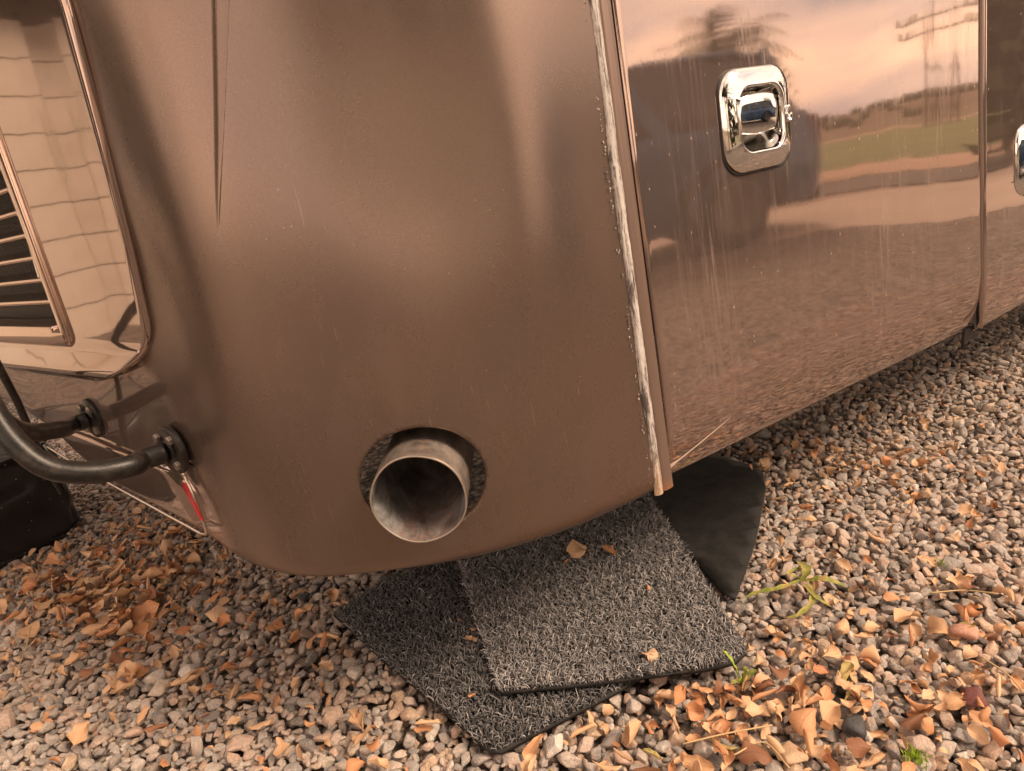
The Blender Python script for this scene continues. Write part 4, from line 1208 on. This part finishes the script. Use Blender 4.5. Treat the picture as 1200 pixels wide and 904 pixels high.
def put_leaf(px, py, zone_txt, ci=None, si=None, size=None, z=None, label=None, flat=False, big=1.0):
    if ci is None: ci = random.choices(range(4), (.54, .33, .04, .09))[0]
    if si is None: si = random.choices(range(4), (.26, .32, .27, .15))[0]
    size = size or random.choice((random.uniform(.022, .034), random.uniform(.030, .044), random.uniform(.040, .052))) * big
    o = link('fallen_leaf', LB[ci, si, random.randrange(3)])
    z = z if z is not None else random.uniform(.010, .020)
    o.location = ground_px(px, py, z); 
    o.scale = (size, size * random.uniform(.85, 1.15), size)
    fl = .15 if flat else .45
    o.rotation_euler = (random.gauss(0, fl) + (math.pi if random.random() < .4 else 0), random.gauss(0, fl * .7), random.uniform(0, 6.28))
    if abs(o.rotation_euler.x) > 1.5 : o.location.z += .35 * size * .5
    if label: tag(o, label, 'leaf', 'leaf pieces lying on the mats')
    else: LEAVES.append((px, py, size, STATE[si][0], LM[ci][0], zone_txt, o))
    count[0] += 1; return o
def pile(n, cx, cy, sx_, sy_, txt, **kw):
    k_ = 0
    while k_ < n:
        px, py = random.gauss(cx, sx_), random.gauss(cy, sy_)
        if not (-20 < px < 1215 and 300 < py < 915): continue
        if (py < 684 - max(0, px - 330) * .2 and 240 < px < 780) or (px < 95 and py < 640) or py < 520: continue
        if px < 300 and py < 560 + (px - 110) * .62 : continue
        g = ground_px(px, py)
        if poly_inside(np.array([[g.x, g.y]]), rub_poly)[0] or poly_inside(np.array([[g.x, g.y]]), top_poly)[0] or poly_inside(np.array([[g.x, g.y]]), low_poly)[0]: continue
        put_leaf(px, py, txt, **kw); k_ += 1
pile(45, 95, 695, 75, 42, 'in the thick litter left of the motorhome corner')
pile(45, 115, 680, 75, 42, 'in the thick litter left of the motorhome corner', big=1.35)
pile(34, 190, 640, 60, 32, 'in the litter beneath the bumper corner')
pile(26, 140, 800, 110, 50, 'on the gravel at the bottom left')
pile(22, 860, 812, 70, 36, 'in the heap at the front corner of the upper mat', big=.85)
pile(24, 760, 855, 110, 32, 'strewn along the front edge of the mats')
pile(50, 990, 815, 130, 60, 'on the gravel at the lower right', big=.82)
pile(10, 400, 860, 100, 40, 'on the gravel in front of the lower mat')
pile(14, 1100, 780, 80, 60, 'near the right edge of the gravel')
pile(10, 1000, 620, 90, 60, 'on the open gravel right of the rubber mat', size=.032)
pile(12, 950, 530, 60, 22, 'in the shade under the bay door', size=.034)
pile(10, 420, 735, 60, 25, 'left of the skewed mat')
# leaves lying on the mats
for px, py, ci, si, sz, lab in ((680, 646, 0, 2, .050, 'tan leaf lying high on the upper mat near the panel'), (713, 647, 1, 2, .042, 'orange brown cupped leaf on the upper mat, right of the tan one'),
        (664, 657, 1, 1, .014, 'tiny brown leaf scrap beside the tan leaf on the upper mat'), (762, 770, 0, 3, .030, 'small pale leaf scrap on the lower right of the upper mat'),
        (760, 690, 1, 2, .012, 'tiny orange leaf crumb alone on the upper mat'), (551, 750, 0, 3, .028, 'pale leaf fragment on the edge between the two mats'),
        (555, 738, 1, 1, .014, 'small brown leaf fragment on the skewed mat beside the upper mat'), (553, 815, 1, 2, .013, 'tiny orange brown fragment low on the skewed mat'),
        (538, 727, 1, 1, .011, 'little brown leaf crumb on the skewed mat near the panel')):
    g = ground_px(px, py); zt = (z_top(g.x, g.y) if poly_inside(np.array([[g.x, g.y]]), top_poly)[0] else z_low(g.x, g.y))
    put_leaf(px, py, '', ci, si, sz, zt + .010, lab, flat=True)
print('leaves', count[0])
LAND = [('the vinyl bag', 40, 650), ('the bumper corner', 245, 650), ('the dark stone', 355, 700), ('the skewed mat corner', 395, 728), ('the lower mat tip', 595, 893), ('the pale chunky stone', 222, 788),
        ('the straw twig', 27, 765), ('the upper mat corner', 880, 800), ('the rubber mat tip', 860, 712), ('the wilted weed', 935, 690), ('the maroon stone', 1138, 818), ('the moss tuft', 1072, 892),
        ('the large tan pebble', 928, 886), ('the charcoal stone', 1003, 855), ('the pinkish stone', 1130, 742), ('the pale speckled stone', 650, 872), ('the orange pebble', 1085, 578), ('the rubber mat top', 905, 570), ('the straw stem', 850, 862), ('the small sprout', 1103, 664)]
ORD = ['', 'second', 'third', 'fourth', 'fifth', 'sixth', 'seventh', 'eighth', 'ninth']
from collections import defaultdict
bk = defaultdict(list)
for px, py, sz, st, cn, zt, o in LEAVES:
    nm, lx, ly = min(LAND, key=lambda q_: (q_[1] - px) ** 2 + (q_[2] - py) ** 2)
    dx, dy = px - lx, py - ly; d_ = math.hypot(dx, dy)
    if d_ < 16: rel_ = 'touching'
    else:
        rel_ = ('left of' if dx < 0 else 'right of') if abs(dx) > abs(dy) * 1.2 else ('behind' if dy < 0 else 'in front of')
        rel_ = ('close ' if d_ < 50 else 'well ' if d_ > 95 else '') + rel_
    szn = 'small' if sz < .031 else 'large' if sz > .042 else 'middling'
    bk[f'{szn} {st} {cn} leaf {rel_} {nm}', zt].append((px, o))
seen_ = defaultdict(list)
for (lb, zt), lst in bk.items():
    for px, o in lst: seen_[lb].append((px, o, zt))
for lb, lst in seen_.items():
    lst.sort(key=lambda q_: q_[0])
    for k_, (px, o, zt) in enumerate(lst):
        suf = '' if len(lst) == 1 else (', leftmost' if k_ == 0 else ', rightmost' if k_ == len(lst) - 1 else f', {ORD[min(k_, 8)]} from left')
        tag(o, lb + suf, 'leaf', f'dead leaves {zt}')
# leaf crumbs and small litter : uncountable
src2 = bpy.data.collections.new('litter_shapes')
for k_ in range(10):
    ci = random.choices(range(4), (.55, .38, .0, .07))[0]
    src2.objects.link(bpy.data.objects.new('litter_shape', leaf_mesh(700 + k_, random.uniform(.4, 2.2), .1, LM[ci][1], .6)))
PL = []
for n, cx, cy, sx_, sy_ in ((420, 100, 690, 95, 48), (130, 200, 635, 60, 32), (90, 860, 830, 140, 50), (120, 1030, 770, 150, 95), (110, 950, 540, 110, 40), (60, 250, 830, 160, 60), (60, 1080, 560, 90, 60)):
    k_ = 0
    while k_ < n:
        px, py = random.gauss(cx, sx_), random.gauss(cy, sy_)
        if not (-60 < px < 1260 and 380 < py < 960): continue
        g = ground_px(px, py)
        if poly_inside(np.array([[g.x, g.y]]), rub_poly)[0] or poly_inside(np.array([[g.x, g.y]]), top_poly)[0] or poly_inside(np.array([[g.x, g.y]]), low_poly)[0]: continue
        PL.append((g.x, g.y, random.uniform(.004, .012))); k_ += 1
n = len(PL); sc_ = rng.uniform(.012, .032, n)
lt = point_cloud('leaf_litter', PL, [('rot', 'FLOAT_VECTOR', np.stack([rng.normal(0, .6, n), rng.normal(0, .6, n), rng.uniform(0, 6.28, n)], 1)), ('scl', 'FLOAT_VECTOR', np.repeat(sc_[:, None], 3, 1)), ('pick', 'INT', rng.integers(0, 10, n).astype(np.int32))])
instancer(lt, src2, 'litter_scatter'); tag(lt, 'small brown leaf crumbs strewn among the gravel', 'leaf litter', kind='stuff')

# ------------------------------------------------------------------ weeds and twigs
M['weed'] = Mat('wilting_green', (.28, .30, .06), .55); M['weed2'] = Mat('fresh_green', (.30, .42, .04), .5); M['straw'] = Mat('dry_straw', (.46, .33, .18), .8)
co = M['weed'].coord(); M['weed'].set('Base Color', M['weed'].ramp(M['weed'].noise(co, 55, 3), [(.38, (.17, .20, .04)), (.52, (.33, .30, .08)), (.66, (.34, .21, .09))]))
def blade(P, w, mat, parent, name='blade', wav=.0):
    P = catmull(P, 7); V = []
    for i, p in enumerate(P):
        t = i / (len(P) - 1); d = (P[min(i + 1, len(P) - 1)] - P[max(i - 1, 0)]).normalized()
        sd_ = d.cross(Vector((0, 0, 1)));
        sd_ = sd_.normalized() if sd_.length > .05 else Vector((1, 0, 0))
        ww = w * (math.sin(math.pi * min(1, t * .92 + .08)) ** .7) * (1 + wav * math.sin(t * 26))
        for v in (-1, 0, 1): V.append(p + sd_ * (ww * v / 2) + Vector((0, 0, abs(v) * ww * .25)))
    return mesh_obj(name, V, grid_faces(len(P), 3), mat, parent)
def gp(px, py, z): return ground_px(px, py, z)
wd = empty('wilted_weed', gp(935, 688, 0)); tag(wd, 'wilted yellow green weed sprawled on the gravel beside the rubber mat', 'weed')
def relp(lst, o): return [Vector(p) - o.location for p in lst]
for path, w in (([gp(940, 680, .02), gp(915, 690, .025), gp(890, 695, .022), gp(868, 702, .016)], .012), ([gp(940, 682, .02), gp(945, 668, .034), gp(933, 657, .03)], .016), ([gp(942, 682, .02), gp(965, 680, .03), gp(993, 688, .022)], .016),
        ([gp(942, 684, .02), gp(956, 700, .024), gp(975, 712, .016)], .008), ([gp(950, 680, .022), gp(952, 705, .022), gp(935, 722, .018), gp(918, 724, .014)], .010), ([gp(938, 678, .02), gp(925, 672, .03), gp(950, 662, .026)], .009)):
    blade(relp(path, wd), w, M['weed'], wd, 'weed_leaf', .25)
sg = empty('green_sprig', gp(866, 800, 0)); tag(sg, 'bright yellow green sprig rising by the upper mat corner', 'sprig')
b0 = gp(868, 803, .01)
for k_, (tx, ty, z, w) in enumerate(((-.022, .005, .066, .012), (-.012, .0, .042, .008), (.010, .004, .030, .008), (.028, .006, .018, .010), (-.018, -.008, .012, .009), (.022, .014, .012, .012))):
    tip = b0 + Vector((tx, ty, z)); mid = (b0 + tip) / 2 + Vector((.004, 0, .004))
    blade(relp([b0, mid, tip], sg), w, M['weed2'] if k_ < 2 else M['weed'], sg, 'weed_leaf', .5)
for (px, py, lab) in ((1072, 892, 'tuft of bright green moss at the bottom edge of the picture'), (1103, 664, 'small green sprout between stones on the right gravel')):
    ms = empty('moss_tuft', gp(px, py, 0)); tag(ms, lab, 'moss' if py > 700 else 'sprout')
    parts = []
    for k_ in range(70 if py > 700 else 14):
        a = random.uniform(0, 6.28); r_ = abs(random.gauss(0, .010)); b_ = Vector((r_ * math.cos(a), r_ * math.sin(a), .004))
        t_ = b_ + Vector((random.gauss(0, .005), random.gauss(0, .005), random.uniform(.007, .016))); s_ = Vector((random.uniform(-1, 1), random.uniform(-1, 1), 0)).normalized() * .002
        parts.append(([b_ - s_, b_ + s_, t_], [(0, 1, 2)]))
    V, F = join_geo(parts); tag(mesh_obj('fronds', V, F, M['weed2'], ms, smooth=False), kind='stuff')
tw = (([(15, 800), (30, 760), (36, 735)], 'thin straw twig standing in the litter at left edge'), ([(1090, 695), (1130, 692), (1170, 696)], 'thin dry twig lying on the gravel near the right edge'),
      ([(800, 872), (850, 860), (905, 850)], 'dry straw stem in the leaf heap below the mat'), ([(860, 885), (895, 870), (925, 900)], 'curved straw stem at the bottom right of the leaf heap'),
      ([(1150, 770), (1180, 790), (1200, 812)], 'short dry twig at the far right of the gravel'), ([(735, 545), (748, 552), (760, 550)], None))
for pth, lab in tw:
    if not lab: continue
    P = [ground_px(x, y, .016 + random.uniform(0, .012)) for x, y in pth]; o = tube('twig', catmull(P, 6), [.0012] * (6 * (len(P) - 1) + 1), M['straw'], None, 6)
    tag(o, lab, 'twig', 'dry twigs in the gravel')
